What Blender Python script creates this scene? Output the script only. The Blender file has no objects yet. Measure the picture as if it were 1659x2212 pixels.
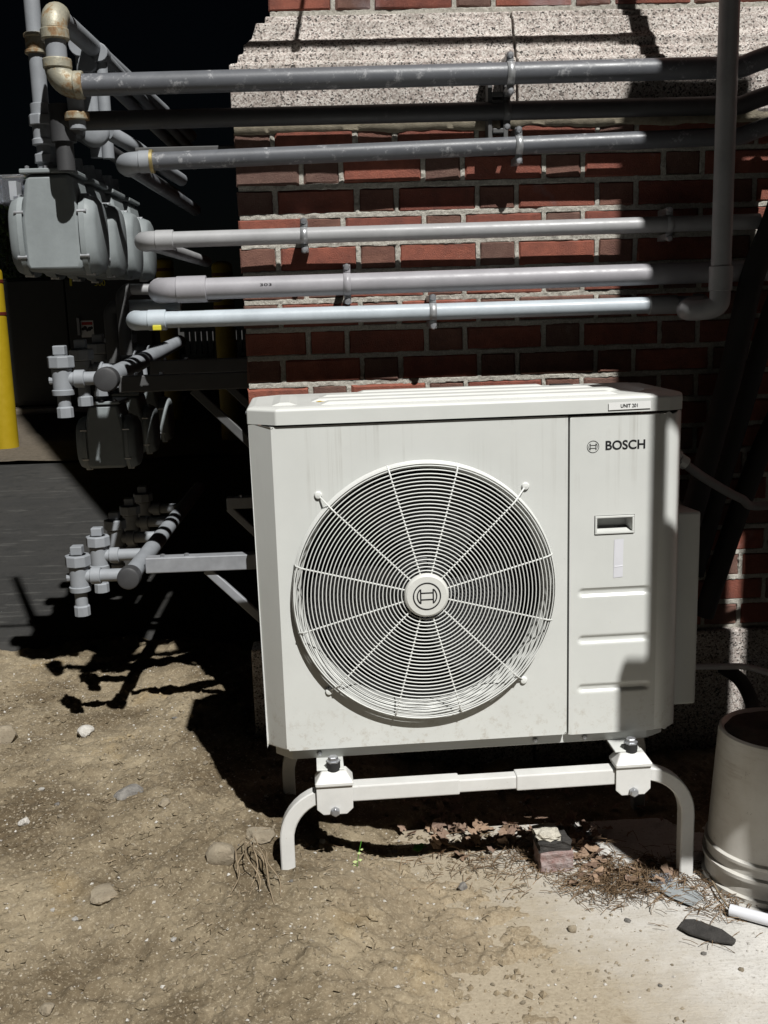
import bpy, bmesh, math, random
import numpy as np
from mathutils import Vector, Matrix, Euler
random.seed(7); rng = np.random.default_rng(7)
sc = bpy.context.scene
col = sc.collection
R = math.radians

# ------------------------------------------------------------------ camera
CAM = Vector((0, -2.876, 1.323)); YAW, PIT, ROL, FPX = .035, .197, -.0304, 2251.0
cf = Vector((math.sin(YAW)*math.cos(PIT), math.cos(YAW)*math.cos(PIT), -math.sin(PIT)))
cr0 = Vector((math.cos(YAW), -math.sin(YAW), 0)); cu0 = cr0.cross(cf)
cr = math.cos(ROL)*cr0 + math.sin(ROL)*cu0; cu = -math.sin(ROL)*cr0 + math.cos(ROL)*cu0
cam = bpy.data.cameras.new('camera'); co = bpy.data.objects.new('camera', cam); col.objects.link(co)
co.matrix_world = Matrix(((cr.x, cu.x, -cf.x, CAM.x), (cr.y, cu.y, -cf.y, CAM.y), (cr.z, cu.z, -cf.z, CAM.z), (0, 0, 0, 1)))
cam.sensor_fit = 'HORIZONTAL'; cam.sensor_width = 36; cam.lens = FPX/1659*36
cam.clip_start = .02; cam.clip_end = 400
sc.camera = co
# ------------------------------------------------------------------ world, light, exposure
LD = Vector((-.30, .72, -1)).normalized()
w = bpy.data.worlds.new('World'); sc.world = w; w.use_nodes = True
nt = w.node_tree; bg = nt.nodes['Background']
sky = nt.nodes.new('ShaderNodeTexSky'); sky.sky_type = 'NISHITA'; sky.sun_disc = False
sky.sun_elevation = math.asin(-LD.z); sky.sun_rotation = math.atan2(-LD.x, -LD.y)
nt.links.new(sky.outputs[0], bg.inputs[0]); bg.inputs[1].default_value = .0003
sun = bpy.data.lights.new('floodlight_sun', 'SUN'); sun.energy = 4.7; sun.angle = R(.7); sun.color = (1, .99, .96)
so = bpy.data.objects.new('floodlight_sun', sun); col.objects.link(so); so.rotation_euler = LD.to_track_quat('-Z', 'Y').to_euler()
so.location = (2, -4, 6)
sc.view_settings.view_transform = 'Standard'; sc.view_settings.look = 'None'; sc.view_settings.gamma = 1
sc.view_settings.exposure = .1; sc.view_settings.use_curve_mapping = False
sc.render.engine = 'CYCLES'
sc.cycles.max_bounces = 8; sc.cycles.diffuse_bounces = 1

def PX(px, py, ax, v):           # photo pixel (1659 wide) -> point on the plane axis = v
    d = cf + cr*((px-829.5)/FPX) - cu*((py-1106)/FPX)
    return CAM + d*((v-CAM[ax])/d[ax])

# ------------------------------------------------------------------ noise (numpy value noise)
def vnoise(x, y, seed):
    r = np.random.default_rng(seed); g = r.random((256, 256))
    xi = np.floor(x).astype(int); yi = np.floor(y).astype(int); fx = x-xi; fy = y-yi
    fx = fx*fx*(3-2*fx); fy = fy*fy*(3-2*fy)
    a = g[xi % 256, yi % 256]; b = g[(xi+1) % 256, yi % 256]; c = g[xi % 256, (yi+1) % 256]; d = g[(xi+1) % 256, (yi+1) % 256]
    return (a*(1-fx)+b*fx)*(1-fy)+(c*(1-fx)+d*fx)*fy - .5
def fbm(x, y, sc_, seed, o=4):
    s = 0; a = 1
    for k in range(o):
        s = s + a*vnoise(x/sc_*2**k+17.3*k, y/sc_*2**k-9.1*k, seed+k); a *= .5
    return s
def sstep(a, b, x):
    t = np.clip((x-a)/(b-a), 0, 1); return t*t*(3-2*t)

# ------------------------------------------------------------------ materials
class NT:
    def __init__(s, name):
        s.m = bpy.data.materials.new(name); s.m.use_nodes = True
        s.t = s.m.node_tree; s.b = s.t.nodes['Principled BSDF']
    def n(s, typ, **kw):
        o = s.t.nodes.new(typ)
        for k, v in kw.items():
            if k in o.inputs: o.inputs[k].default_value = v
            else: setattr(o, k, v)
        return o
    def l(s, a, b): s.t.links.new(a, b)
    def pos(s, obj=True):
        return s.n('ShaderNodeTexCoord').outputs['Object'] if obj else s.n('ShaderNodeNewGeometry').outputs['Position']
    def mapv(s, vec, scale):
        m = s.n('ShaderNodeMapping'); m.inputs['Scale'].default_value = scale; s.l(vec, m.inputs['Vector']); return m.outputs[0]
    def noise(s, vec, scale, detail=4, rough=.6, lo=None, hi=None):
        o = s.n('ShaderNodeTexNoise'); o.inputs['Scale'].default_value = scale; o.inputs['Detail'].default_value = detail
        o.inputs['Roughness'].default_value = rough; s.l(vec, o.inputs['Vector'])
        if lo is None: return o.outputs['Fac']
        return s.rng(o.outputs['Fac'], lo, hi)
    def voro(s, vec, scale, feat='F1'):
        o = s.n('ShaderNodeTexVoronoi', feature=feat); o.inputs['Scale'].default_value = scale; s.l(vec, o.inputs['Vector']); return o
    def rng(s, v, lo, hi, a=0., b=1.):
        o = s.n('ShaderNodeMapRange'); o.inputs[1].default_value = lo; o.inputs[2].default_value = hi
        o.inputs[3].default_value = a; o.inputs[4].default_value = b; s.l(v, o.inputs[0]); return o.outputs[0]
    def mix(s, f, a, b, mode='MIX'):
        o = s.n('ShaderNodeMix', data_type='RGBA', blend_type=mode)
        for k, v in ((0, f), (6, a), (7, b)):
            if isinstance(v, (int, float)): o.inputs[k].default_value = v
            elif isinstance(v, tuple): o.inputs[k].default_value = (*v, 1) if len(v) == 3 else v
            else: s.l(v, o.inputs[k])
        return o.outputs[2]
    def math(s, op, a, b=0.):
        o = s.n('ShaderNodeMath', operation=op)
        for k, v in ((0, a), (1, b)):
            if isinstance(v, (int, float)): o.inputs[k].default_value = v
            else: s.l(v, o.inputs[k])
        return o.outputs[0]
    def ramp(s, f, stops):
        o = s.n('ShaderNodeValToRGB'); e = o.color_ramp.elements
        while len(e) < len(stops): e.new(.5)
        for i, (p, c) in enumerate(stops): e[i].position = p; e[i].color = (*c, 1)
        s.l(f, o.inputs[0]); return o.outputs[0]
    def out(s, c=None, rough=.6, bump=None, bs=.3, bd=.01, metal=0., spec=None):
        if c is not None:
            if isinstance(c, tuple): s.b.inputs['Base Color'].default_value = (*c, 1)
            else: s.l(c, s.b.inputs['Base Color'])
        if isinstance(rough, (int, float)): s.b.inputs['Roughness'].default_value = rough
        else: s.l(rough, s.b.inputs['Roughness'])
        s.b.inputs['Metallic'].default_value = metal
        if spec is not None: s.b.inputs['Specular IOR Level'].default_value = spec
        if bump is not None:
            o = s.n('ShaderNodeBump'); o.inputs['Strength'].default_value = bs; o.inputs['Distance'].default_value = bd
            s.l(bump, o.inputs['Height']); s.l(o.outputs[0], s.b.inputs['Normal'])
        return s.m
def scal(c, k): return tuple(v*k for v in c)
def simple(name, c, rough=.5, metal=0., var=.12, scale=25., spec=None, bump=.0):
    m = NT(name); p = m.pos()
    n = m.noise(p, scale, 5, .65)
    cc = m.mix(m.rng(n, .3, .7), scal(c, 1-var), scal(c, 1+var))
    return m.out(cc, m.rng(n, .3, .7, rough-.06, rough+.08), m.noise(p, scale*9, 3) if bump else None, bump, .003, metal, spec)

def mat_casing(name, streak=True):
    m = NT(name); p = m.pos()
    base = (.675, .685, .655)
    n = m.noise(p, 7, 4, .6)
    c = m.mix(m.rng(n, .35, .7), scal(base, .96), scal(base, 1.02))
    if streak:   # rain streaks running down from the lid, dying out below
        st = m.noise(m.mapv(p, (70, 70, .8)), 1., 4, .75, .52, .68)
        zf = m.n('ShaderNodeSeparateXYZ'); m.l(p, zf.inputs[0])
        fade = m.rng(zf.outputs[2], .42, .74)
        brk = m.noise(p, 9, 2, .5, .42, .6)
        c = m.mix(m.math('MULTIPLY', m.math('MULTIPLY', st, m.math('MULTIPLY', fade, brk)), .6), c, (.42, .41, .37))
        mud = m.math('MULTIPLY', m.rng(zf.outputs[2], .16, .0), m.noise(p, 38, 5, .8, .52, .68))
        c = m.mix(m.math('MULTIPLY', mud, .6), c, (.36, .30, .22))
    d = m.noise(p, 60, 3, .7, .70, .76)
    c = m.mix(m.math('MULTIPLY', d, .22), c, (.38, .34, .28))
    return m.out(c, m.rng(n, .3, .7, .32, .42), m.noise(p, 300, 2), .06, .001)
def mat_brick(name, a, b):
    m = NT(name); p = m.pos()
    rnd = m.n('ShaderNodeObjectInfo').outputs['Random']
    loc = m.n('ShaderNodeObjectInfo').outputs['Location']
    q = m.n('ShaderNodeVectorMath', operation='ADD'); m.l(p, q.inputs[0]); m.l(loc, q.inputs[1]); q = q.outputs[0]
    c = m.mix(rnd, a, b)
    n = m.noise(q, 22, 6, .7)
    c = m.mix(m.rng(n, .35, .72), c, m.mix(.6, c, (.10, .045, .04)), 'MIX')
    soot = m.noise(q, 7, 5, .7, .5, .72); c = m.mix(m.math('MULTIPLY', soot, .5), c, (.09, .055, .05))
    sp = m.noise(q, 190, 3, .7, .62, .72)
    c = m.mix(m.math('MULTIPLY', sp, .5), c, (.42, .27, .2))
    ef = m.noise(q, 4.2, 4, .6, .62, .74)     # pale bloom
    c = m.mix(m.math('MULTIPLY', ef, .45), c, (.42, .38, .40))
    h = m.math('ADD', m.noise(q, 320, 4, .75), m.math('MULTIPLY', n, .6))
    return m.out(c, .85, h, .8, .005, spec=.25)
def mat_mortar():
    m = NT('mortar'); p = m.pos(False)
    n = m.noise(p, 160, 5, .8); v = m.voro(p, 420)
    c = m.mix(m.rng(n, .3, .7), (.40, .37, .315), (.78, .75, .67))
    c = m.mix(m.rng(v.outputs['Distance'], .05, .25, .45, 0.), c, (.16, .14, .12))
    return m.out(c, .95, m.noise(p, 420, 4, .8), .9, .006, spec=.2)
def mat_granite(name='granite'):
    m = NT(name); p = m.pos(False)
    v = m.voro(p, 260); w1 = m.n('ShaderNodeSeparateColor'); m.l(v.outputs['Color'], w1.inputs[0])
    c = m.ramp(w1.outputs[0], [(0, (.06, .056, .052)), (.09, (.09, .08, .075)), (.16, (.34, .29, .26)), (.5, (.54, .46, .42)), (.62, (.64, .58, .53)), (1, (.76, .71, .66))])
    n2 = m.noise(p, 420, 3, .7, .56, .66)
    c = m.mix(m.math('MULTIPLY', n2, .7), c, (.07, .066, .06))
    st = m.noise(p, 5, 5, .65, .45, .75)
    c = m.mix(m.math('MULTIPLY', st, .6), c, (.15, .135, .11))
    return m.out(c, .85, m.math('ADD', m.noise(p, 260, 4, .8), w1.outputs[0]), .6, .004, spec=.3)
def mat_pipe(name, c, rough=.45, wear=(.5, .47, .43), amt=.5, lo=.62):
    m = NT(name); p = m.pos()
    n = m.noise(p, 9, 5, .7); n2 = m.noise(p, 26, 5, .75)
    cc = m.mix(m.rng(n, .3, .7), scal(c, .86), scal(c, 1.12))
    cc = m.mix(m.math('MULTIPLY', m.rng(n2, lo, lo+.12), amt), cc, wear)
    return m.out(cc, m.rng(n2, .3, .7, rough-.08, rough+.14), m.noise(p, 200, 4, .7), .12, .002)
def mat_rusty(name='galvanised_rusty'):
    m = NT(name); p = m.pos()
    n = m.noise(p, 16, 6, .75)
    c = m.ramp(n, [(.30, (.36, .35, .29)), (.50, (.39, .365, .28)), (.58, (.28, .19, .10)), (.70, (.21, .085, .035))])
    return m.out(c, m.rng(n, .4, .65, .38, .8), m.noise(p, 130, 4, .7), .3, .003, .25)
def mat_dirt():
    m = NT('dirt'); p = m.pos(False)
    a = m.noise(p, 3.4, 6, .66); b = m.noise(p, 17, 5, .7); f = m.noise(p, 150, 4, .8)
    c = m.mix(m.rng(a, .38, .62), (.118, .089, .054), (.305, .25, .168))
    c = m.mix(m.math('MULTIPLY', m.rng(b, .44, .72), .40), c, (.15, .115, .07))
    y = m.noise(p, 3.7, 3, .5, .63, .72)
    c = m.mix(m.math('MULTIPLY', y, .35), c, (.36, .25, .11))
    c = m.mix(m.rng(f, .55, .68, 0., .8), c, (.50, .43, .31)); c = m.mix(m.rng(f, .32, .44, .65, 0.), c, (.09, .066, .04))
    v = m.voro(p, 75); sc2 = m.n('ShaderNodeSeparateColor'); m.l(v.outputs['Color'], sc2.inputs[0])
    peb = m.math('MULTIPLY', m.rng(v.outputs['Distance'], .16, .24, 1., 0.), m.rng(sc2.outputs[0], .86, .88))
    c = m.mix(peb, c, (.46, .41, .33))
    # asphalt tone behind; other sides darkened out of view to cut bounced light
    sx = m.n('ShaderNodeSeparateXYZ'); m.l(p, sx.inputs[0])
    wob = m.math('MULTIPLY', m.math('SUBTRACT', m.noise(p, 3, 4, .6), .5), .5)
    xb = m.math('MULTIPLY_ADD', sx.outputs[1], -.42); xb.node.inputs[2].default_value = -.02
    dd = m.math('ADD', m.math('SUBTRACT', sx.outputs[0], xb), wob)
    dm = m.math('MULTIPLY', m.rng(dd, -.50, -.05), m.rng(sx.outputs[1], -.55, -.68))
    c = m.mix(m.math('MULTIPLY', dm, .9), c, m.mix(m.rng(f, .35, .7), (.27, .21, .135), (.44, .365, .26)))
    far = m.math('MAXIMUM', m.math('MAXIMUM', m.rng(m.math('ADD', sx.outputs[0], wob), -1.45, -1.65), m.rng(m.math('ADD', sx.outputs[1], wob), -1.42, -1.62)), m.math('MAXIMUM', m.rng(sx.outputs[0], 1.0, 1.15), m.rng(m.math('ADD', sx.outputs[1], wob), 1.25, 1.4)))
    c = m.mix(far, c, m.mix(m.rng(f, .35, .7), (.025, .025, .024), (.065, .064, .06)))
    h = m.math('ADD', m.noise(p, 60, 6, .8), m.math('MULTIPLY', f, .7))
    h = m.math('ADD', h, m.math('MULTIPLY', peb, .6))
    return m.out(c, .95, h, .55, .008, spec=.2)
def mat_concrete():
    m = NT('concrete'); p = m.pos(False)
    n = m.noise(p, 5, 6, .65); f = m.noise(p, 120, 5, .8); br = m.noise(m.mapv(p, (18, 150, 18)), 1., 3, .6)
    c = m.mix(m.rng(n, .3, .7), (.56, .54, .50), (.74, .72, .68))
    c = m.mix(m.math('MULTIPLY', m.rng(f, .52, .7), .7), c, (.24, .215, .18))
    c = m.mix(m.math('MULTIPLY', m.rng(br, .5, .75), .25), c, (.3, .27, .23))
    s = m.n('ShaderNodeSeparateXYZ'); m.l(p, s.inputs[0])
    # soil dust washed over the slab beside the dirt (boundary runs x = .24 at y -.64 to .55 at y -1.3)
    xb = m.math('MULTIPLY_ADD', s.outputs[1], -.42); xb.node.inputs[2].default_value = -.02
    d = m.math('SUBTRACT', s.outputs[0], xb)
    d = m.math('ADD', d, m.math('MULTIPLY', m.math('SUBTRACT', m.noise(p, 7, 5, .7), .5), .42))
    dust = m.rng(d, .0, .36, 1., 0.)
    c = m.mix(m.math('MULTIPLY', dust, .9), c, m.mix(m.rng(f, .35, .7), (.29, .23, .15), (.46, .39, .28)))
    sp = m.noise(p, 9, 4, .6, .66, .74)
    c = m.mix(m.math('MULTIPLY', sp, .55), c, (.25, .19, .12))
    return m.out(c, .9, m.math('ADD', f, m.math('MULTIPLY', br, .4)), .5, .005, spec=.25)
def mat_asphalt():
    m = NT('asphalt'); p = m.pos(False); f = m.noise(p, 160, 4, .8); n = m.noise(p, 1.5, 4)
    c = m.mix(m.rng(f, .35, .7), (.014, .014, .0135), (.042, .041, .039)); c = m.mix(m.math('MULTIPLY', m.rng(n, .4, .7), .4), c, (.06, .056, .05))
    ln = m.noise(m.mapv(p, (3, 26, 3)), 1., 4, .6, .60, .64); c = m.mix(m.math('MULTIPLY', ln, .5), c, (.10, .098, .09))
    c = m.mix(m.noise(p, 9, 5, .7, .5, .7), c, (.018, .018, .017))
    return m.out(c, .85, f, .6, .006)
def mat_leaf(name, a, b):
    m = NT(name); rnd = m.n('ShaderNodeObjectInfo').outputs['Random']; p = m.pos()
    c = m.mix(rnd, a, b); n = m.noise(p, 60, 4, .7)
    c = m.mix(m.rng(n, .4, .75), c, scal(a, .45)); return m.out(c, .7, n, .3, .002)
def mat_rock(name, a, b):
    m = NT(name); p = m.pos(); n = m.noise(p, 30, 6, .75); v = m.noise(p, 170, 4, .8)
    c = m.mix(m.rng(n, .35, .68), a, b); c = m.mix(m.rng(v, .55, .75, 0, .5), c, scal(b, .4))
    return m.out(c, .9, m.math('ADD', n, v), .7, .008)
def mat_bucket():
    m = NT('bucket_plastic'); p = m.pos(); n = m.noise(p, 8, 5, .7); st = m.noise(m.mapv(p, (9, 9, 70)), 1., 4, .7)
    c = m.mix(m.rng(n, .35, .7), (.66, .63, .57), (.78, .76, .71)); c = m.mix(m.math('MULTIPLY', m.math('MULTIPLY', m.rng(st, .48, .75), m.noise(p, 5, 3, .6, .4, .62)), .5), c, (.30, .23, .15))
    sp = m.noise(p, 45, 4, .8, .64, .72); c = m.mix(m.math('MULTIPLY', sp, .6), c, (.16, .11, .07))
    return m.out(c, .45, n, .1, .003)
def mat_paint_dirty(name, c, rough=.4):
    m = NT(name); p = m.pos(); n = m.noise(p, 14, 5, .7); d = m.noise(p, 90, 3, .7, .68, .76)
    cc = m.mix(m.rng(n, .35, .7), scal(c, .93), scal(c, 1.04)); cc = m.mix(m.math('MULTIPLY', d, .45), cc, (.28, .21, .14))
    return m.out(cc, m.rng(n, .3, .7, rough-.05, rough+.1), m.noise(p, 220, 2), .06, .001)
def mat_glassy():
    m = NT('clear_plastic'); m.b.inputs['Base Color'].default_value = (.85, .88, .95, 1); m.b.inputs['Roughness'].default_value = .08
    m.b.inputs['Transmission Weight'].default_value = .92; m.b.inputs['IOR'].default_value = 1.2; return m.m

M = dict(
    casing=mat_casing('casing_white'), lid=mat_casing('lid_white', False), base=mat_casing('base_pan_white', False),
    wire=simple('grille_wire_white', (.76, .77, .74), .35, var=.03), hubm=simple('hub_white', (.70, .70, .66), .45, var=.04, bump=.1),
    black=simple('black_print', (.012, .012, .014), .5), dark=simple('fan_black_plastic', (.02, .02, .021), .5),
    cavity=simple('coil_black', (.012, .012, .012), .8), sticker=simple('white_sticker', (.72, .72, .76), .5, var=.03), label=simple('label_white', (.83, .83, .81), .45, var=.02),
    yellowstain=simple('yellow_crayon', (.75, .5, .05), .7),
    stand=mat_paint_dirty('stand_powder_white', (.70, .695, .67)), bolt=simple('zinc_bolt', (.42, .43, .45), .35, .7), rubber=simple('black_rubber', (.02, .02, .02), .7),
    brick_red=mat_brick('brick_red', (.40, .135, .088), (.29, .098, .07)), brick_brown=mat_brick('brick_brown', (.27, .13, .095), (.20, .125, .10)),
    mortar=mat_mortar(), granite=mat_granite(), parge=simple('mortar_smear', (.33, .29, .215), .95, var=.3, scale=40, bump=.6),
    pipe_dark=mat_pipe('steel_pipe_dark', (.115, .12, .132), .40, (.46, .46, .47), .75, .575), pipe_black=mat_pipe('steel_pipe_black', (.05, .05, .052), .5, (.2, .19, .18), .3),
    pvc=mat_pipe('grey_conduit', (.36, .36, .365), .38, (.25, .24, .23), .25, .66), pvc_mauve=mat_pipe('grey_conduit_warm', (.335, .325, .345), .4, (.25, .23, .23), .25, .66),
    pvc_blue=mat_pipe('pale_blue_conduit', (.46, .51, .55), .38, (.3, .3, .3), .25, .68), rusty=mat_rusty(), zinc=simple('zinc_strap', (.40, .41, .42), .4, .55, var=.2),
    gaspaint=mat_pipe('gas_grey_paint', (.27, .285, .305), .5, (.4, .4, .4), .2, .68), meter=mat_pipe('meter_grey_paint', (.25, .275, .28), .5, (.3, .3, .3), .15, .7),
    strut=simple('strut_dark', (.10, .10, .10), .6, .3), strutl=simple('strut_zinc', (.33, .34, .36), .5, .3),
    clear=mat_glassy(), hose=simple('black_insulation', (.018, .018, .018), .75), condg=simple('grey_flex_conduit', (.16, .16, .16), .6),
    dirt=mat_dirt(), concrete=mat_concrete(), asphalt=mat_asphalt(), gravel=mat_rock('gravel', (.14, .115, .085), (.075, .06, .042)),
    leaf=mat_leaf('dead_leaf', (.40, .27, .18), (.20, .13, .10)), leafg=mat_leaf('green_leaf', (.10, .36, .03), (.10, .36, .03)), needle=simple('pine_needles', (.17, .11, .06), .8, var=.4, scale=12),
    rock_tan=mat_rock('rock_tan', (.40, .34, .25), (.27, .22, .155)), rock_white=mat_rock('rock_white', (.72, .69, .64), (.5, .47, .42)), rock_grey=mat_rock('rock_grey', (.33, .31, .28), (.15, .14, .13)),
    bucket=mat_bucket(), soil=mat_rock('soil', (.07, .05, .035), (.035, .026, .02)), whitepvc=simple('white_pvc', (.75, .76, .8), .35, var=.04),
    oldpaint=mat_rock('old_brick', (.30, .17, .15), (.5, .44, .42)), oldmortar=mat_rock('old_mortar', (.72, .68, .58), (.5, .46, .38)),
    charred=mat_rock('charred_wood', (.03, .028, .026), (.07, .065, .06)), sheet=simple('thin_sheet_metal', (.42, .45, .46), .3, .2, var=.15), twig=simple('dry_root', (.26, .20, .13), .85, var=.3),
    yellow=mat_paint_dirty('bollard_yellow', (.36, .25, .008)), maroon=simple('maroon_band', (.10, .015, .01), .5), xfmr=simple('transformer_green', (.028, .030, .028), .5),
    ytext=simple('yellow_lettering', (.7, .62, .05), .5), red=simple('red_print', (.5, .03, .02), .5), foliage=mat_leaf('hedge_leaf', (.06, .11, .025), (.09, .12, .035)), twigd=simple('hedge_twig', (.06, .045, .03), .8),
    cab=simple('shade_block_grey', (.34, .35, .35), .5, var=.06), fencew=simple('fence_white', (.7, .7, .68), .5), wallmass=simple('rear_masonry', (.2, .09, .065), .9, var=.3, scale=6))

# ------------------------------------------------------------------ mesh helpers
class MB:
    def __init__(s): s.v = []; s.f = []
    def add(s, vs, fs):
        k = len(s.v); s.v += [tuple(v) for v in vs]; s.f += [tuple(i+k for i in f) for f in fs]; return s
    def box(s, a, b, c=None):
        (x0, y0, z0), (x1, y1, z1) = a, b
        return s.add([(x0, y0, z0), (x1, y0, z0), (x1, y1, z0), (x0, y1, z0), (x0, y0, z1), (x1, y0, z1), (x1, y1, z1), (x0, y1, z1)],
                     [(0, 3, 2, 1), (4, 5, 6, 7), (0, 1, 5, 4), (1, 2, 6, 5), (2, 3, 7, 6), (3, 0, 4, 7)])
    def cbox(s, a, b, c=.004):      # chamfered box
        bm = bmesh.new(); t = MB().box(a, b)
        vs = [bm.verts.new(v) for v in t.v]; [bm.faces.new([vs[i] for i in f]) for f in t.f]
        bmesh.ops.bevel(bm, geom=bm.edges[:], offset=c, segments=2, affect='EDGES', profile=.5)
        bm.verts.index_update(); s.add([v.co for v in bm.verts], [[v.index for v in f.verts] for f in bm.faces]); bm.free(); return s
    def tube(s, path, r, n=16, cap=True, sq=None, closed=False):
        path = [Vector(p) for p in path]; N = len(path); rr = r if isinstance(r, (list, tuple)) else [r]*N
        up = None; rings = []
        for i, p in enumerate(path):
            if closed: t = path[(i+1) % N]-path[i-1]
            else: t = path[min(i+1, N-1)]-path[max(i-1, 0)]
            t.normalize()
            if up is None:
                up = Vector((0, 0, 1)) if abs(t.z) < .9 else Vector((0, 1, 0))
            up = (up-t*up.dot(t)).normalized(); sd = t.cross(up)
            ring = []
            if sq:
                a, b = sq; c = .18
                pts = []
                for sx, sy in ((1, 1), (-1, 1), (-1, -1), (1, -1)):
                    q = [(sx*a*(1-c), sy*b), (sx*a, sy*b*(1-c))]
                    pts += q if sx*sy < 0 else q[::-1]
                ring = [p+sd*x+up*y for x, y in pts]
            else:
                ring = [p+(sd*math.cos(2*math.pi*k/n)+up*math.sin(2*math.pi*k/n))*rr[i] for k in range(n)]
            rings.append(ring)
        m = len(rings[0]); vs = [v for g in rings for v in g]; fs = []
        for i in range(N if closed else N-1):
            for k in range(m):
                a, b = i*m, ((i+1) % N)*m
                fs.append((a+k, a+(k+1) % m, b+(k+1) % m, b+k))
        if cap and not closed: fs += [tuple(range(m))[::-1], tuple((N-1)*m+k for k in range(m))]
        return s.add(vs, fs)
    def cyl(s, a, b, r, n=20, r2=None): return s.tube([a, b], [r, r if r2 is None else r2], n)
    def lathe(s, prof, o=(0, 0, 0), ax='z', n=32, cap=True):
        vs = []; fs = []; N = len(prof)
        for (r, h) in prof:
            for k in range(n):
                a = 2*math.pi*k/n; x, y = r*math.cos(a), r*math.sin(a)
                q = {'z': (x, y, h), 'x': (h, x, y), 'y': (y, h, x)}[ax]
                vs.append((q[0]+o[0], q[1]+o[1], q[2]+o[2]))
        for i in range(N-1):
            for k in range(n): fs.append((i*n+k, i*n+(k+1) % n, (i+1)*n+(k+1) % n, (i+1)*n+k))
        if cap and prof[0][0] > 1e-6: fs.append(tuple(range(n))[::-1])
        if cap and prof[-1][0] > 1e-6: fs.append(tuple((N-1)*n+k for k in range(n)))
        return s.add(vs, fs)
    def prism(s, pts, y0, y1, plane='xz'):   # outline extruded
        n = len(pts); g = (lambda p, y: (p[0], y, p[1])) if plane == 'xz' else ((lambda p, y: (y, p[0], p[1])) if plane == 'yz' else (lambda p, y: (p[0], p[1], y)))
        vs = [g(p, y0) for p in pts]+[g(p, y1) for p in pts]
        return s.add(vs, [tuple(range(n)), tuple(range(2*n-1, n-1, -1))]+[(k, n+k, n+(k+1) % n, (k+1) % n) for k in range(n)])
    def build(s, name, mat, parent=None, smooth=None, bevel=0, o=None):
        me = bpy.data.meshes.new(name)
        off = Vector((0, 0, 0)) if o is None else Vector(o)
        me.from_pydata([tuple(Vector(v)-off) for v in s.v], [], s.f); me.update()
        bm = bmesh.new(); bm.from_mesh(me); bmesh.ops.recalc_face_normals(bm, faces=bm.faces[:]); bm.to_mesh(me); bm.free()
        me.materials.append(M[mat] if isinstance(mat, str) else mat)
        ob = bpy.data.objects.new(name, me); col.objects.link(ob); ob.location = off
        if parent is not None: ob.parent = parent
        if smooth: sm(ob, smooth)
        if bevel:
            b = ob.modifiers.new('bevel', 'BEVEL'); b.width = bevel; b.segments = 2; b.limit_method = 'ANGLE'; b.angle_limit = R(40)
        return ob
def sm(ob, ang=35):
    me = ob.data
    for p in me.polygons: p.use_smooth = True
    try: me.set_sharp_from_angle(angle=R(ang))
    except Exception: pass
def tag(o, label=None, cat=None, group=None, kind=None):
    for k, v in (('label', label), ('category', cat), ('group', group), ('kind', kind)):
        if v: o[k] = v
    return o
def thing(name, label, cat, loc=(0, 0, 0), rz=0., group=None):
    o = bpy.data.objects.new(name, None); col.objects.link(o); o.location = loc; o.rotation_euler = (0, 0, rz); o.empty_display_size = .05
    return tag(o, label, cat, group)
class Th:       # thing whose parts are given in world coordinates
    def __init__(s, name, label, cat, loc=(0, 0, 0), group=None):
        s.o = thing(name, label, cat, loc, 0, group); s.loc = Vector(loc)
    def part(s, mb, name, mat, smooth=None, bevel=0, parent=None):
        mb.v = [tuple(Vector(v)-s.loc) for v in mb.v]
        return mb.build(name, mat, parent or s.o, smooth, bevel)
def arc(c, a, b, r, n=8):    # quarter bend from direction a (incoming point c-a*r) to direction b (c+b*r)
    c, a, b = Vector(c), Vector(a).normalized(), Vector(b).normalized()
    o = c-a*r+b*r
    return [o + (-b*math.cos(t)+a*math.sin(t))*r for t in [math.pi/2*k/n for k in range(n+1)]]
def text_mesh(txt, h, bold=0., sx=1.):
    cu_ = bpy.data.curves.new('t', 'FONT'); cu_.body = txt; cu_.size = 1; cu_.offset = bold; cu_.extrude = 0.0; cu_.align_x = 'LEFT'
    ob = bpy.data.objects.new('t', cu_); col.objects.link(ob)
    me = bpy.data.meshes.new_from_object(ob.evaluated_get(bpy.context.evaluated_depsgraph_get()))
    bpy.data.objects.remove(ob); vs = np.array([v.co[:] for v in me.vertices]); fs = [tuple(p.vertices) for p in me.polygons]
    mn, mx = vs.min(0), vs.max(0); k = h/(mx[1]-mn[1]); vs = (vs-[mn[0], mn[1], 0])*k; vs[:, 0] *= sx
    return vs, fs

SLX = .30/.72
# ================================================================== GROUND
def gz(x, y):
    x = np.asarray(x, float); y = np.asarray(y, float)
    z = .095*sstep(.32, -.14, x)*(1-.45*sstep(-.75, -1.5, y)) - .05*sstep(-.35, -1.0, x)*sstep(-.4, .6, y)
    z = z*(1-sstep(.3, 2.0, y)*.6)
    z = z - .055*np.exp(-((x-.22)/.30)**2-((y+.50)/.15)**2)
    z = z + .045*np.clip(y-1.2, 0, 8.5)
    # dirt cover thins out towards the slab
    xb = -.02-.42*y
    z = z - .05*sstep(-.02, .22, x-xb)*sstep(-.45, -.6, y)
    near = sstep(9, 3, np.hypot(x, y))
    z = z + near*(.046*fbm(x, y, .55, 1, 3) + .022*fbm(x, y, .12, 5, 3) + .0125*fbm(x, y, .035, 9, 3) + .016*sstep(-.05, .25, fbm(x, y, .5, 14, 3))*np.abs(fbm(x, y, .05, 15, 3)) + .004*fbm(x, y, .011, 19, 2)) - .05*sstep(.95, 1.3, y+.55*fbm(x, y, .35, 44, 4)+.15*(x+1.2)) + .05*(1-near)*fbm(x, y, 5, 21, 3)
    return z
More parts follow.
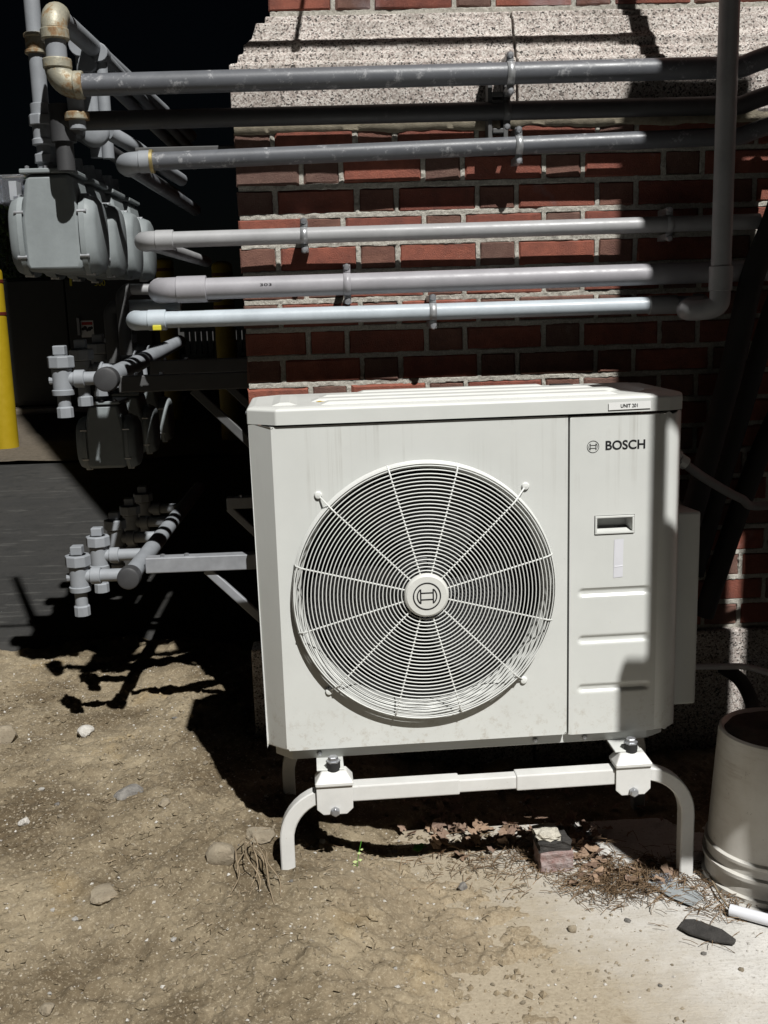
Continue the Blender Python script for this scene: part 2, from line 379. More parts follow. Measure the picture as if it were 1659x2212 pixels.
def axis(a, b, n, lo, hi, m):
    c = np.linspace(a, b, n); L = a-np.geomspace(.01, a-lo, m)[::-1]; H = b+np.geomspace(.01, hi-b, m); return np.concatenate([L, c, H])
def sheet(name, xs, ys, zf, mat, kind='structure'):
    X, Y = np.meshgrid(xs, ys, indexing='xy'); Z = zf(X, Y); nx, ny = len(xs), len(ys)
    v = np.stack([X, Y, Z], -1).reshape(-1, 3); i = np.arange(nx*ny).reshape(ny, nx)
    f = np.stack([i[:-1, :-1], i[:-1, 1:], i[1:, 1:], i[1:, :-1]], -1).reshape(-1, 4)
    me = bpy.data.meshes.new(name); me.from_pydata(v.tolist(), [], f.tolist()); me.update(); me.materials.append(M[mat])
    me.polygons.foreach_set('use_smooth', np.ones(len(f), bool))
    o = bpy.data.objects.new(name, me); col.objects.link(o)
    if kind: o['kind'] = kind
    return o
sheet('ground', axis(-1.55, 1.15, 560, -60, 60, 40), axis(-1.5, 1.5, 620, -40, 90, 45), gz, 'dirt')
def gh(x, y): return float(gz(np.array([x]), np.array([y]))[0])
slab_z = lambda x, y: .0+.004*fbm(x, y, .5, 31, 3)+.0016*fbm(x, y, .03, 35, 2)
o = sheet('concrete_slab', np.linspace(.0, 1.12, 160), np.linspace(-1.62, -.42, 170), slab_z, 'concrete')
def surf(x, y):
    z = gh(x, y)
    if x > 0 and y < -.42: z = max(z, float(slab_z(np.array([x]), np.array([y]))[0]))
    return z
# asphalt yard beyond the dirt, and the gravel strip round the transformer
asp = lambda x, y: gz(x, y)*0 + .0 + .045*np.clip(y-1.2, 0, 8.5) + .012 + .008*fbm(x, y, .8, 41, 2) - .06*sstep(1.3, .9, y+.55*fbm(x, y, .35, 44, 4)+.15*(x+1.2))
sheet('asphalt_yard', np.linspace(-9, 9, 150), np.linspace(.7, 5.2, 180), asp, 'asphalt')
grv = lambda x, y: .03+.045*np.clip(y-1.2, 0, 8.5)+.02*fbm(x, y, .25, 51, 4)
sheet('gravel_strip', np.linspace(-9, 9, 260), np.linspace(5.21, 9.5, 120), grv, 'gravel')

# ================================================================== BUILDING
XC = -.262            # lower wall corner
bld = thing('brick_building', 'red brick building wall with a speckled granite band behind the white unit', 'building')
CH = .0742; Z0 = 1.187-11*CH       # bed joint of the course grid
ztop = 1.187+8*CH-.009             # under the stone
# masonry core
wall = MB().box((XC+.01, .03, -.6), (7, 9, 1.79)).box((XC+.13, .13, 1.79), (9, 12, 26)).build('wall', 'wallmass', bld)
# mortar bed (displaced sheet), set back behind every brick
RECTS = []
def mortar_sheet(x0, x1, z0, z1, y, name, rects):
    nx, nz = int((x1-x0)/.0035), int((z1-z0)/.0026); xs = np.linspace(x0, x1, nx); zs = np.linspace(z0, z1, nz); X, Z = np.meshgrid(xs, zs)
    wob = .0022*fbm(X, Z, .02, 71, 3); ins = np.full_like(X, -.02)      # signed depth inside a brick outline
    for (a, b, c, d) in rects:
        i0, i1 = np.searchsorted(xs, [a-.008, b+.008]); k0, k1 = np.searchsorted(zs, [c-.008, d+.008])
        sx, sz = X[k0:k1, i0:i1], Z[k0:k1, i0:i1]
        q = np.minimum(np.minimum(sx-a, b-sx), np.minimum(sz-c, d-sz)); ins[k0:k1, i0:i1] = np.maximum(ins[k0:k1, i0:i1], q)
    Yv = y+.0035*fbm(X, Z, .03, 61, 3)+.0045*np.clip(fbm(X, Z, .10, 66, 3), -.4, .7)+.0025*fbm(X, Z, .010, 69, 2)
    Yv = Yv+.014*sstep(-.0005, .0035, ins+wob)
    v = np.stack([X, Yv, Z], -1).reshape(-1, 3); i = np.arange(nx*nz).reshape(nz, nx)
    f = np.stack([i[:-1, :-1], i[:-1, 1:], i[1:, 1:], i[1:, :-1]], -1).reshape(-1, 4)
    me = bpy.data.meshes.new(name); me.from_pydata(v.tolist(), [], f.tolist()); me.materials.append(M['mortar'])
    o = bpy.data.objects.new(name, me); col.objects.link(o); o.parent = wall; return o
def brick_mesh(wd, h, d, k):
    r = random.Random(k); c = .0045; j = lambda s: r.uniform(-s, s)*1.6
    a, b = wd/2, h/2
    fr = [(-a+c+j(.002), -d+j(.0015), -b+c+j(.0015)), (a-c+j(.002), -d+j(.0015), -b+c+j(.0015)), (a-c+j(.002), -d+j(.0015), b-c+j(.0015)), (-a+c+j(.002), -d+j(.0015), b-c+j(.0015))]
    bk = [(-a+j(.001), -d+c, -b+j(.0012)), (a+j(.001), -d+c, -b+j(.0012)), (a+j(.001), -d+c, b+j(.0012)), (-a+j(.001), -d+c, b+j(.0012))]
    wl = [(x, .02, z) for x, y, z in bk]
    me = bpy.data.meshes.new('brick'); fs = [(0, 1, 2, 3)]
    for q in (0, 4):
        for i in range(4): fs.append((q+i, q+4+i, q+4+(i+1) % 4, q+(i+1) % 4))
    me.from_pydata(fr+bk+wl, [], fs); bm = bmesh.new(); bm.from_mesh(me); bmesh.ops.recalc_face_normals(bm, faces=bm.faces[:]); bm.to_mesh(me); bm.free()
    return me
SW, HW, JN = .2037, .0927, .0128
bmesh_cache = {}
def brick_at(x0, wd, zc, y, header):
    key = (round(wd, 3), random.randrange(5), header)
    if key not in bmesh_cache:
        bmesh_cache[key] = brick_mesh(wd, CH-.0130, .0, hash(key) % 9999); bmesh_cache[key].materials.append(M['brick_brown' if header else 'brick_red'])
    o = bpy.data.objects.new('brick', bmesh_cache[key]); col.objects.link(o); o.parent = wall
    o.location = (x0+wd/2, y+random.uniform(-.0022, .0018), zc+random.uniform(-.0012, .0012)); o.rotation_euler = (random.uniform(-.012, .012), random.uniform(-.005, .005), random.uniform(-.008, .008))
    if header and random.random() < .12: o.data = o.data
def course(zb, x0, first, y, xend=1.74):
    x = x0; h = first == 'H'; wd = HW if h else .165
    while x < xend:
        RECTS.append((x, x+wd, zb+.0068, zb+CH-.0068)); brick_at(x, wd, zb+CH/2, y, h if random.random() > .06 else not h)
        x += wd+JN; h = not h; wd = HW if h else SW
nb = 0
for k in range(-11, 8):
    course(1.187+k*CH, XC, 'H' if (k % 2 == 1) else 'S', 0.)
for k in range(3): course(2.085+k*CH, XC+.10, 'S' if k % 2 == 0 else 'H', .10)
mortar_sheet(XC+.004, 1.45, .34, ztop+.02, .001, 'mortar_bed', [r_ for r_ in RECTS if r_[2] < 1.9])
mortar_sheet(XC+.104, 1.45, 2.06, 2.30, .101, 'mortar_bed', [r_ for r_ in RECTS if r_[2] > 1.9])
# granite water table: profile (y, z) swept round the corner, one mesh per block
PROF = [(-.006, 1.786), (-.014, 1.80), (-.014, 1.934), (-.010, 1.940), (.006, 1.944), (.010, 1.965), (.022, 1.970), (.024, 1.992), (.044, 2.012), (.052, 2.036), (.056, 2.052), (.078, 2.056), (.080, 2.074), (.11, 2.079), (.2, 2.079), (.2, 1.786)]
def block(x0, x1, ret):
    m = MB(); n = len(PROF); rows = []
    xs = [x0, x1] if not ret else [None, x1]
    N = 26; xs = np.linspace(x0, x1, N)
    g = np.random.default_rng(int(x0*1000) % 997+5)
    for i, x in enumerate(xs):
        row = []
        for (yy, zz) in PROF:
            if i == 0 and ret: row.append((XC+yy+.012, yy, zz))
            else: row.append((float(x)+(0 if 0 < i < N-1 else 0), yy+g.uniform(-.0013, .0013), zz+g.uniform(-.0011, .0011)))
        rows.append(row)
    if ret: rows.insert(0, [(XC+yy+.012, 1.2, zz) for (yy, zz) in PROF])
    vs = [v for r_ in rows for v in r_]; fs = []
    for i in range(len(rows)-1):
        for k in range(n): fs.append((i*n+k, i*n+(k+1) % n, (i+1)*n+(k+1) % n, (i+1)*n+k))
    fs += [tuple(range(n)), tuple(range((len(rows)-1)*n, len(rows)*n))]
    m.add(vs, fs); return m.build('stone_block', 'granite', wall, bevel=.003)
block(XC+.12, .478, True); block(.4835, 1.30, False); block(1.3055, 2.2, False)
pg = MB(); N = 220; xs = np.linspace(XC+.002, 1.45, N); e1 = fbm(xs, xs*0, .09, 81, 4); e2 = fbm(xs, xs*0+3, .03, 83, 3)
for k in range(N): pg.v += [(xs[k], -.011+.003*e2[k], 1.797), (xs[k], -.008+.005*e1[k], 1.784), (xs[k], -.004+.003*e2[k], 1.771+.010*e1[k]), (xs[k], .008, 1.765+.010*e1[k])]
for k in range(N-1):
    for q in range(3): pg.f.append((4*k+q, 4*k+4+q, 4*k+5+q, 4*k+1+q))
pg.build('mortar_smear', 'parge', wall, smooth=50)
# granite plinth under the bricks
for x0, x1 in ((XC-.03, .52), (.526, 1.36), (1.366, 2.2)):
    MB().cbox((x0, -.022, -.3), (x1, .06, .366), .006).build('plinth_stone', 'granite', wall)

# ================================================================== THE UNIT
UO = Vector((-.2009, -.6935, .3387)); UR = .0392; W, H = .946, .742
unit = thing('heat_pump_unit', 'large white outdoor heat pump unit with a round fan grille, labelled UNIT 201', 'heat pump', UO, UR)
GX, GZ, GR = .362, .366, .289
def panel_profile(pts, z0, z1, hole=None, thick=.0):
    pass
# --- front fan panel with round opening (x .0-.679)
NSEG = 96
def fan_panel():
    m = MB(); z0, z1, xa, xb, rr = .012, H-.004, .045, .679, GR-.008
    cx, cz = GX, GZ
    circ = [(cx+rr*math.cos(2*math.pi*k/NSEG), cz+rr*math.sin(2*math.pi*k/NSEG)) for k in range(NSEG)]
    def rect(k):
        a = 2*math.pi*k/NSEG; dx, dz = math.cos(a), math.sin(a)
        t = min(((xb-cx) if dx > 0 else (xa-cx))/dx if abs(dx) > 1e-9 else 1e9, ((z1-cz) if dz > 0 else (z0-cz))/dz if abs(dz) > 1e-9 else 1e9)
        return (cx+dx*t, cz+dz*t)
    outer = [rect(k) for k in range(NSEG)]
    for (qx, qz) in ((xa, z0), (xa, z1), (xb, z0), (xb, z1)):      # snap the nearest samples to the corners
        k = min(range(NSEG), key=lambda i: (outer[i][0]-qx)**2+(outer[i][1]-qz)**2); outer[k] = (qx, qz)
    m.add([(x, 0, z) for x, z in outer]+[(x, 0, z) for x, z in circ]+[(cx+(x-cx)*.985, .014, cz+(z-cz)*.985) for x, z in circ],
          [(k, (k+1) % NSEG, NSEG+(k+1) % NSEG, NSEG+k) for k in range(NSEG)]+[(NSEG+k, NSEG+(k+1) % NSEG, 2*NSEG+(k+1) % NSEG, 2*NSEG+k) for k in range(NSEG)])
    # chamfer + side, rolled edges
    def strip(p, q): m.add([(*p, z0), (*q, z0), (*q, z1), (*p, z1)], [(0, 1, 2, 3)])
    strip((.0, .042), (.045, 0)); strip((0, .33), (0, .042)); strip((.679, 0), (.679, .016))
    e = .010   # top and bottom returns
    for z, zz in ((z0, z0-.0), (z1, z1+.0)):
        m.add([(0, .33, z), (0, .042, z), (.045, 0, z), (.679, 0, z), (.679, .016, z), (.05, .016, z), (.016, .05, z), (.016, .33, z)], [(0, 1, 6, 7), (1, 2, 5, 6), (2, 3, 4, 5)])
    return m
fp = fan_panel()
bmw = fp
o = fp.build('fan_panel', 'casing', unit)
bm = bmesh.new(); bm.from_mesh(o.data); bmesh.ops.remove_doubles(bm, verts=bm.verts[:], dist=.0002)
ed = [e for e in bm.edges if len(e.link_faces) == 2 and e.calc_face_angle(0) > .4 and all(abs((v.co.x-GX)**2+(v.co.z-GZ)**2) > (GR+.02)**2 for v in e.verts)]
bmesh.ops.bevel(bm, geom=ed, offset=.0055, segments=3, affect='EDGES', profile=.5); bm.to_mesh(o.data); bm.free(); sm(o, 25)
fpan = o
# bell mouth and cavity
MB().lathe([(GR-.010, .010), (GR-.016, .016), (GR-.020, .028), (GR-.0205, .052)], (GX, 0, GZ), 'y', 96, False).build('bell_mouth', 'casing', fpan, smooth=40)
MB().box((.02, .20, .03), (.66, .32, .72)).build('coil_back', 'cavity', unit)
MB().lathe([(GR-.022, .053), (GR-.024, .12), (GR-.004, .13), (GR-.004, .199)], (GX, 0, GZ), 'y', 64, False).build('fan_shroud', 'cavity', fpan, smooth=40)
# fan: hub and three swept blades
fan = MB().lathe([(.0, .048), (.05, .05), (.062, .06), (.064, .115), (0., .116)], (GX, 0, GZ), 'y', 32)
for b in range(3):
    vs = []; nr, na = 8, 10
    for i in range(nr):
        r_ = .06+.185*i/(nr-1)
        for k in range(na):
            a = b*2*math.pi/3+.5+(k/(na-1))*1.5+.45*(i/(nr-1))
            vs.append((GX+r_*math.cos(a), .060+.050*k/(na-1)+.006*i/(nr-1), GZ+r_*math.sin(a)))
    fan.add(vs, [(i*na+k, i*na+k+1, (i+1)*na+k+1, (i+1)*na+k) for i in range(nr-1) for k in range(na-1)])
fan.build('fan', 'dark', unit, smooth=40)
# --- wire guard
GY = -.034
hub = MB().lathe([(.047, GY+.008), (.049, GY+.002), (.047, GY-.004), (.043, GY-.007), (0, GY-.0075)], (GX, 0, GZ), 'y', 48).build('fan_grille', 'hubm', unit, smooth=30)
nring = 29
for i in range(nring):
    t = i/(nring-1); r_ = .054+(GR-.008-.054)*t
    y = GY+.004 if t < .93 else GY+.004+(t-.93)/.07*.008
    p = [(GX+r_*math.cos(2*math.pi*k/112), y, GZ+r_*math.sin(2*math.pi*k/112)) for k in range(112)]
    MB().tube(p, .00132, 6, closed=True).build('wire_ring', 'wire', hub, smooth=80)
for r_, y in ((GR-.0035, -.0215), (GR-.002, -.0155), (GR-.001, -.0095), (GR, -.0035)):
    p = [(GX+r_*math.cos(2*math.pi*k/112), y, GZ+r_*math.sin(2*math.pi*k/112)) for k in range(112)]
    MB().tube(p, .0016, 6, closed=True).build('wire_ring', 'wire', hub, smooth=80)
for k in range(12):
    a = R(15+30*k); c, s = math.cos(a), math.sin(a); tab = k % 3 == 1
    p = [(GX+.044*c, GY+.006, GZ+.044*s), (GX+(GR-.014)*c, GY+.006, GZ+(GR-.014)*s), (GX+(GR-.002)*c, GY+.012, GZ+(GR-.002)*s)]
    if tab:
        L = .300 if s > 0 else .292
        p += [(GX+(L)*c, GY+.022, GZ+L*s), (GX+(L+.012)*c, -.004, GZ+(L+.012)*s)]
    else: p += [(GX+(GR+.001)*c, -.002, GZ+(GR+.001)*s)]
    sp = MB().tube(p, .0018, 6).build('spoke', 'wire', hub, smooth=60)
    if tab:
        q = (GX+(L+.016)*c, 0, GZ+(L+.016)*s)
        MB().lathe([(.0085, .002), (.0085, -.003), (.0065, -.0055), (0, -.0065)], q, 'y', 20).build('mounting_tab', 'wire', hub, smooth=40)
def emblem(cx, cz, r, y, parent, th):
    m = MB()
    def ring(r1, r2, a0=0, a1=360, n=64):
        vs = []
        for k in range(n+1):
            a = R(a0+(a1-a0)*k/n); vs += [(cx+r1*math.cos(a), y, cz+r1*math.sin(a)), (cx+r2*math.cos(a), y, cz+r2*math.sin(a))]
        m.add(vs, [(2*k, 2*k+1, 2*k+3, 2*k+2) for k in range(n)])
    ring(r, r-th)
    ri = r*.73
    ring(ri, ri-th, -46, 46, 24); ring(ri, ri-th, 134, 226, 24)
    xx, zz = ri*math.cos(R(46)), ri*math.sin(R(46)); t = th
    def bar(x0, z0, x1, z1): m.add([(cx+x0, y-.0001, cz+z0), (cx+x1, y-.0001, cz+z0), (cx+x1, y-.0001, cz+z1), (cx+x0, y-.0001, cz+z1)], [(0, 1, 2, 3)])
    for s in (-1, 1):
        xa = s*(xx-t*.2); bar(min(xa, xa-s*t), -zz, max(xa, xa-s*t), zz)
        bar(-xx+t, s*ri*.33-t/2, xx-t, s*ri*.33+t/2)
    return m.build('emblem', 'black', parent)
emblem(GX, GZ, .0305, GY-.0081, hub, .0027)
# --- service panel (right) with rounded corner, embossed bars and handle recess
def corner_pts():
    pts = [(.6835, .016), (.6835, 0), (.882, 0)]
    cx, cy, rx, ry = .882, .060, W-.882, .060
    for k in range(1, 11):
        a = math.pi/2*k/10; pts.append((cx+rx*math.sin(a), cy-ry*math.cos(a)))
    pts.append((W, .33)); return pts
hx0, hx1, hz0, hz1 = .7385, .8285, .474, .5165
m = MB(); z0, z1 = .010, H-.006; cp = corner_pts()
for a, b in zip(cp, cp[1:]):
    if a == (.6835, 0): continue
    m.add([(*a, z0), (*b, z0), (*b, z1), (*a, z1)], [(0, 1, 2, 3)])
# flat face with grid cut for the handle, bars pressed outward
bars = [(.703, .862, zc-.0105, zc+.0105) for zc in (.343, .234, .119)]
xs = sorted(set([.6835, .882, hx0, hx1]+list(np.round(np.linspace(.69, .876, 63), 4)))); zs = sorted(set([z0, z1, hz0, hz1]+list(np.round(np.linspace(.02, z1-.004, 240), 4))))
X, Z = np.meshgrid(xs, zs); Yp = np.zeros_like(X)
for (bx0, bx1, bz0, bz1) in bars:      # pressed-in slot with soft edges, rounded left end
    rr = (bz1-bz0)/2; zc = (bz0+bz1)/2; dx = np.clip(np.maximum(bx0+rr-X, 0), 0, None); dd = np.hypot(dx, Z-zc)
    Yp += .0050*sstep(rr+.001, rr-.0075, dd)*sstep(bx1+.012, bx1-.008, X)
nx, nz = len(xs), len(zs); idx = np.arange(nx*nz).reshape(nz, nx); fs = []
for i in range(nz-1):
    for k in range(nx-1):
        if xs[k] >= hx0-1e-6 and xs[k+1] <= hx1+1e-6 and zs[i] >= hz0-1e-6 and zs[i+1] <= hz1+1e-6: continue
        fs.append((idx[i, k], idx[i, k+1], idx[i+1, k+1], idx[i+1, k]))
m.add(np.stack([X, Yp, Z], -1).reshape(-1, 3).tolist(), fs)
for z in (z0, z1): m.add([(x, y, z) for x, y in cp]+[(x*.97+.02, y+.02, z) for x, y in cp], [(k, k+1, len(cp)+k+1, len(cp)+k) for k in range(len(cp)-1)])
o = m.build('service_panel', 'casing', unit)
bm = bmesh.new(); bm.from_mesh(o.data); bmesh.ops.remove_doubles(bm, verts=bm.verts[:], dist=.0002)
ed = [e for e in bm.edges if len(e.link_faces) == 2 and e.calc_face_angle(0) > .7 and (abs(e.verts[0].co.x-.6835) < 1e-4 and abs(e.verts[1].co.x-.6835) < 1e-4 or (abs(e.verts[0].co.z-z1) < 1e-4 and abs(e.verts[1].co.z-z1) < 1e-4) or (abs(e.verts[0].co.z-z0) < 1e-4 and abs(e.verts[1].co.z-z0) < 1e-4))]
bmesh.ops.bevel(bm, geom=ed, offset=.003, segments=2, affect='EDGES', profile=.5); bmesh.ops.recalc_face_normals(bm, faces=bm.faces[:]); bm.to_mesh(o.data); bm.free(); sm(o, 30); spanel = o
# handle recess: dark gap, raised frame, pocket
mh = MB(); t = .0045
for (a, b, c, d) in ((hx0+.0012, hx1-.0012, hz0+.0012, hz0+.0012+t), (hx0+.0012, hx1-.0012, hz1-.0012-t, hz1-.0012), (hx0+.0012, hx0+.0012+t, hz0+.0012+t, hz1-.0012-t), (hx1-.0012-t, hx1-.0012, hz0+.0012+t, hz1-.0012-t)): mh.box((a, -.003, c), (b, .03, d))
hd = mh.build('handle', 'casing', spanel, bevel=.0008)
mp = MB(); a, b, c, d = hx0+t, hx1-t, hz0+t, hz1-t; D = .03
mp.add([(a, 0, c), (b, 0, c), (b-.006, D, c+.009), (a, D, c+.009), (a, 0, d), (b, 0, d), (b-.006, D, d), (a, D, d)], [(0, 1, 2, 3), (3, 2, 6, 7), (0, 3, 7, 4), (1, 5, 6, 2), (4, 7, 6, 5)]); mp.build('handle_pocket', 'casing', hd)
MB().add([(.7835, -.0009, .4615), (.8045, -.0006, .4625), (.8035, -.0008, .376), (.7825, -.0006, .3745)], [(0, 1, 2, 3)]).add([(.785, -.0014, .399), (.803, -.0016, .4005), (.803, -.0008, .403), (.784, -.0008, .402)], [(0, 1, 2, 3)]).build('paper_sticker', 'sticker', spanel)
emblem(.734, .669, .0133, -.0007, spanel, .0011)
vs, fs = text_mesh('BOSCH', .0205, .022); wd = vs[:, 0].max(); vs[:, 0] *= .0875/wd
MB().add([(.7615+x, -.0007, .6605+y) for x, y, _ in vs], fs).build('lettering', 'black', spanel)
# --- lid
def lid():
    bm = bmesh.new(); L0, L1 = -.006, W+.002; yb = .345; c = .062
    def loop(ins, z, dz=0):
        p = [(L0+c, -.006), (L1-.048, -.006), (L1-.016, .008), (L1, .052), (L1, yb-.03), (L1-.04, yb), (L0+.05, yb), (L0, yb-.04), (L0, .046)]
        cx, cy = .47, .17
        r_ = []
        for x, y in p:
            sx = 1-ins/.47; sy = 1-ins/.175
            r_.append(bm.verts.new((cx+(x-cx)*sx, cy+(y-cy)*sy, z)))
        return r_
    a = loop(0, H); b = loop(0, H+.030); d = loop(.004, H+.0335); e = loop(.016, H+.036)
    for p, q in ((a, b), (b, d), (d, e)):
        for k in range(9): bm.faces.new((p[k], p[(k+1) % 9], q[(k+1) % 9], q[k]))
    bm.faces.new(e); bmesh.ops.recalc_face_normals(bm, faces=bm.faces[:])
    me = bpy.data.meshes.new('lid'); bm.to_mesh(me); bm.free(); me.materials.append(M['lid']); o = bpy.data.objects.new('lid', me); col.objects.link(o); o.parent = unit
    bv = o.modifiers.new('b', 'BEVEL'); bv.width = .003; bv.segments = 3; bv.limit_method = 'ANGLE'; bv.angle_limit = R(25); return o
ld = lid()
zt = H+.0362
def ridge(x0, x1, y0, y1, h=.0055, e=.010):
    m = MB(); m.add([(x0, y0, zt-.001), (x1, y0, zt-.001), (x1, y1, zt-.001), (x0, y1, zt-.001), (x0+2*e, y0+e, zt+h), (x1-2*e, y0+e, zt+h), (x1-2*e, y1-e, zt+h), (x0+2*e, y1-e, zt+h)], [(4, 5, 6, 7), (0, 1, 5, 4), (1, 2, 6, 5), (2, 3, 7, 6), (3, 0, 4, 7)])
    return m.build('lid_ridge', 'lid', ld, bevel=.002)
ridge(.15, .80, .030, .085); ridge(.13, .83, .110, .170); ridge(.15, .80, .195, .255); ridge(.24, .70, .275, .320)
ridge(.045, .105, .05, .27, .005); ridge(.85, .91, .06, .27, .005)
MB().box((.715, .285, zt-.003), (.765, .325, zt+.003)).build('lid_notch_dark', 'rubber', ld, bevel=.001)  # raised black patch, painting in the dark of the lift notch
MB().add([(.765, -.0085, H+.0055), (.857, -.0085, H+.0065), (.857, -.0085, H+.0225), (.765, -.0085, H+.0215)], [(0, 1, 2, 3)]).build('label_strip', 'label', ld)
vs, fs = text_mesh('UNIT 201', .0078, .016); wd = vs[:, 0].max(); vs[:, 0] *= .037/wd
MB().add([(.791+x, -.0092, H+.0100+y) for x, y, _ in vs], fs).build('label_lettering', 'black', ld)
ms = MB()
for x, y, s in ((.150, .104, .007), (.160, .100, .005), (.185, .103, .006), (.152, .112, .004)): ms.lathe([(s, zt+.0010), (0, zt+.0014)], (x, y, 0), 'z', 9)
ms.build('crayon_mark', 'yellowstain', ld)
# --- base pan lip, screws, feet, valve cover, rear
MB().prism([(.018, .060), (.056, .021), (.872, .021), (.916, .046), (.928, .08), (.928, .33), (.018, .33)], -.018, .0095, 'xy').build('base_pan', 'base', unit, bevel=.002)
MB().box((.012, .335, .01), (.934, .3405, H-.004)).build('rear_grille_panel', 'cavity', unit)
for x, z in ((.117, .0), (.611, -.0005), (.726, -.0005)):
    sc_ = MB().lathe([(.0058, .0215), (.0058, .0185), (.0045, .0165), (0, .016)], (x, 0, z-.006), 'y', 16).build('panel_screw', 'bolt', unit, smooth=30)
for x in (.139, .81):
    MB().cbox((x-.03, -.040, -.0222), (x+.03, .36, -.0182), .0012).build('mounting_foot', 'base', unit)
vc = MB().prism([(.075, .035), (.30, .015), (.315, .03), (.315, .47), (.30, .488), (.075, .50)], W+.001, W+.062, 'yz').build('valve_cover', 'base', unit, bevel=.006)
MB().lathe([(.0, .0), (.035, .004), (.045, .02), (.045, .03)], (W-.03, .16, .64), 'x', 24).build('cable_entry_cover', 'base', unit, smooth=40)
for x in (.25, .5): pass
MB().lathe([(.004, -.009), (.004, -.004), (0, -.003)], (0, .08, H+.02), 'x', 12).build('lid_screw', 'bolt', unit)
MB().lathe([(.004, -.009), (.004, -.004), (0, -.003)], (0, .20, H+.018), 'x', 12).build('lid_screw', 'bolt', unit)
def UW(x, y, z):
    c, s = math.cos(UR), math.sin(UR); return Vector((UO.x+x*c-y*s, UO.y+x*s+y*c, UO.z+z))
# conduit and gland on the right side
cg = Th('power_cable', 'grey flexible cable with a pale gland drooping from the side of the white unit', 'cable', tuple(UW(W+.05, .16, .60)))
g0 = UW(W+.020, .16, .62); e0 = PX(1659, 1092, 1, -.33)
pts = [g0, g0+Vector((.03, 0, -.022)), g0.lerp(e0, .35)+Vector((0, 0, -.015)), g0.lerp(e0, .7)+Vector((0, 0, -.018)), e0, e0+Vector((.4, .12, .02)), e0+Vector((.5, .32, .03))]
def smooth_path(pts, n=8):
    pts = [Vector(p) for p in pts]; out = []
    P = [pts[0]*2-pts[1]]+pts+[pts[-1]*2-pts[-2]]
    for i in range(1, len(P)-2):
        for k in range(n):
            t = k/n; a, b, c, d = P[i-1], P[i], P[i+1], P[i+2]
            out.append(.5*((2*b)+(c-a)*t+(2*a-5*b+4*c-d)*t*t+(3*b-a-3*c+d)*t**3))
    return out+[pts[-1]]
cg.part(MB().tube(smooth_path(pts), .011, 12), 'cable_run', 'condg', smooth=60)
cg.part(MB().cyl(g0+Vector((-.004, 0, .004)), g0+Vector((.016, 0, -.010)), .019, 8), 'gland_nut', 'base', bevel=.002)
cg.part(MB().cyl(g0+Vector((.018, 0, -.0115)), g0+Vector((.036, 0, -.024)), .016, 8), 'gland_cap', 'base', bevel=.002)

# ================================================================== GROUND STAND
std = thing('equipment_stand', 'white square tube ground stand with curved legs under the unit', 'stand', UO, UR)
def stand_frame(y, foots):
    A = []
    zb = -.076; hw, hh = .0165, .0165
    for side, foot in ((-1, foots[0]), (1, foots[1])):
        x0, xi = (.118, .185) if side < 0 else (.845, .785)
        xo = .036 if side < 0 else .951
        rb = .105
        pth = [(xi, y, zb), (xo-side*(rb+.01), y, zb)]
        for k in range(1, 11):
            a = math.pi/2*k/10; pth.append((xo-side*rb+side*rb*math.sin(a), y, zb-rb+rb*math.cos(a)))
        pth.append((xo, y, foot))
        MB().tube(pth, .015, sq=(.0150, .0158)).build('curved_leg', 'stand', std, smooth=35)
    MB().cbox((.12, y-.0182, zb-.0182), (.425, y+.0182, zb+.0182), .003).build('bar_sleeve', 'stand', std)
    MB().cbox((.42, y-.0150, zb-.0150), (.56, y+.0150, zb+.0150), .003).build('inner_bar', 'stand', std)
    MB().cbox((.553, y-.0182, zb-.0182), (.835, y+.0182, zb+.0182), .003).build('bar_sleeve', 'stand', std)
    for x in (.146, .818):
        s = MB().prism([(x-.040, zb+.024), (x+.040, zb+.024), (x+.040, zb-.030), (x+.026, zb-.043), (x-.026, zb-.043), (x-.040, zb-.030)], y-.0245, y-.021).box((x-.040, y-.021, zb+.0205), (x+.040, y+.024, zb+.024)).build('saddle_bracket', 'stand', std, bevel=.0015)
        MB().lathe([(.0105, y-.0245), (.0105, y-.034), (.008, y-.0365), (0, y-.037)], (x, 0, zb-.034), 'y', 6).build('saddle_bolt', 'bolt', s, bevel=.0008)
FY = -.032
lf = UW(.036, FY, 0); rf = UW(.951, FY, 0); lb = UW(.036, .31, 0); rb_ = UW(.951, .31, 0)
stand_frame(FY, (gh(lf.x, lf.y)-UO.z-.03, surf(rf.x, rf.y)-UO.z-.002)); stand_frame(.31, (gh(lb.x, lb.y)-UO.z-.02, surf(rb_.x, rb_.y)-UO.z-.01))
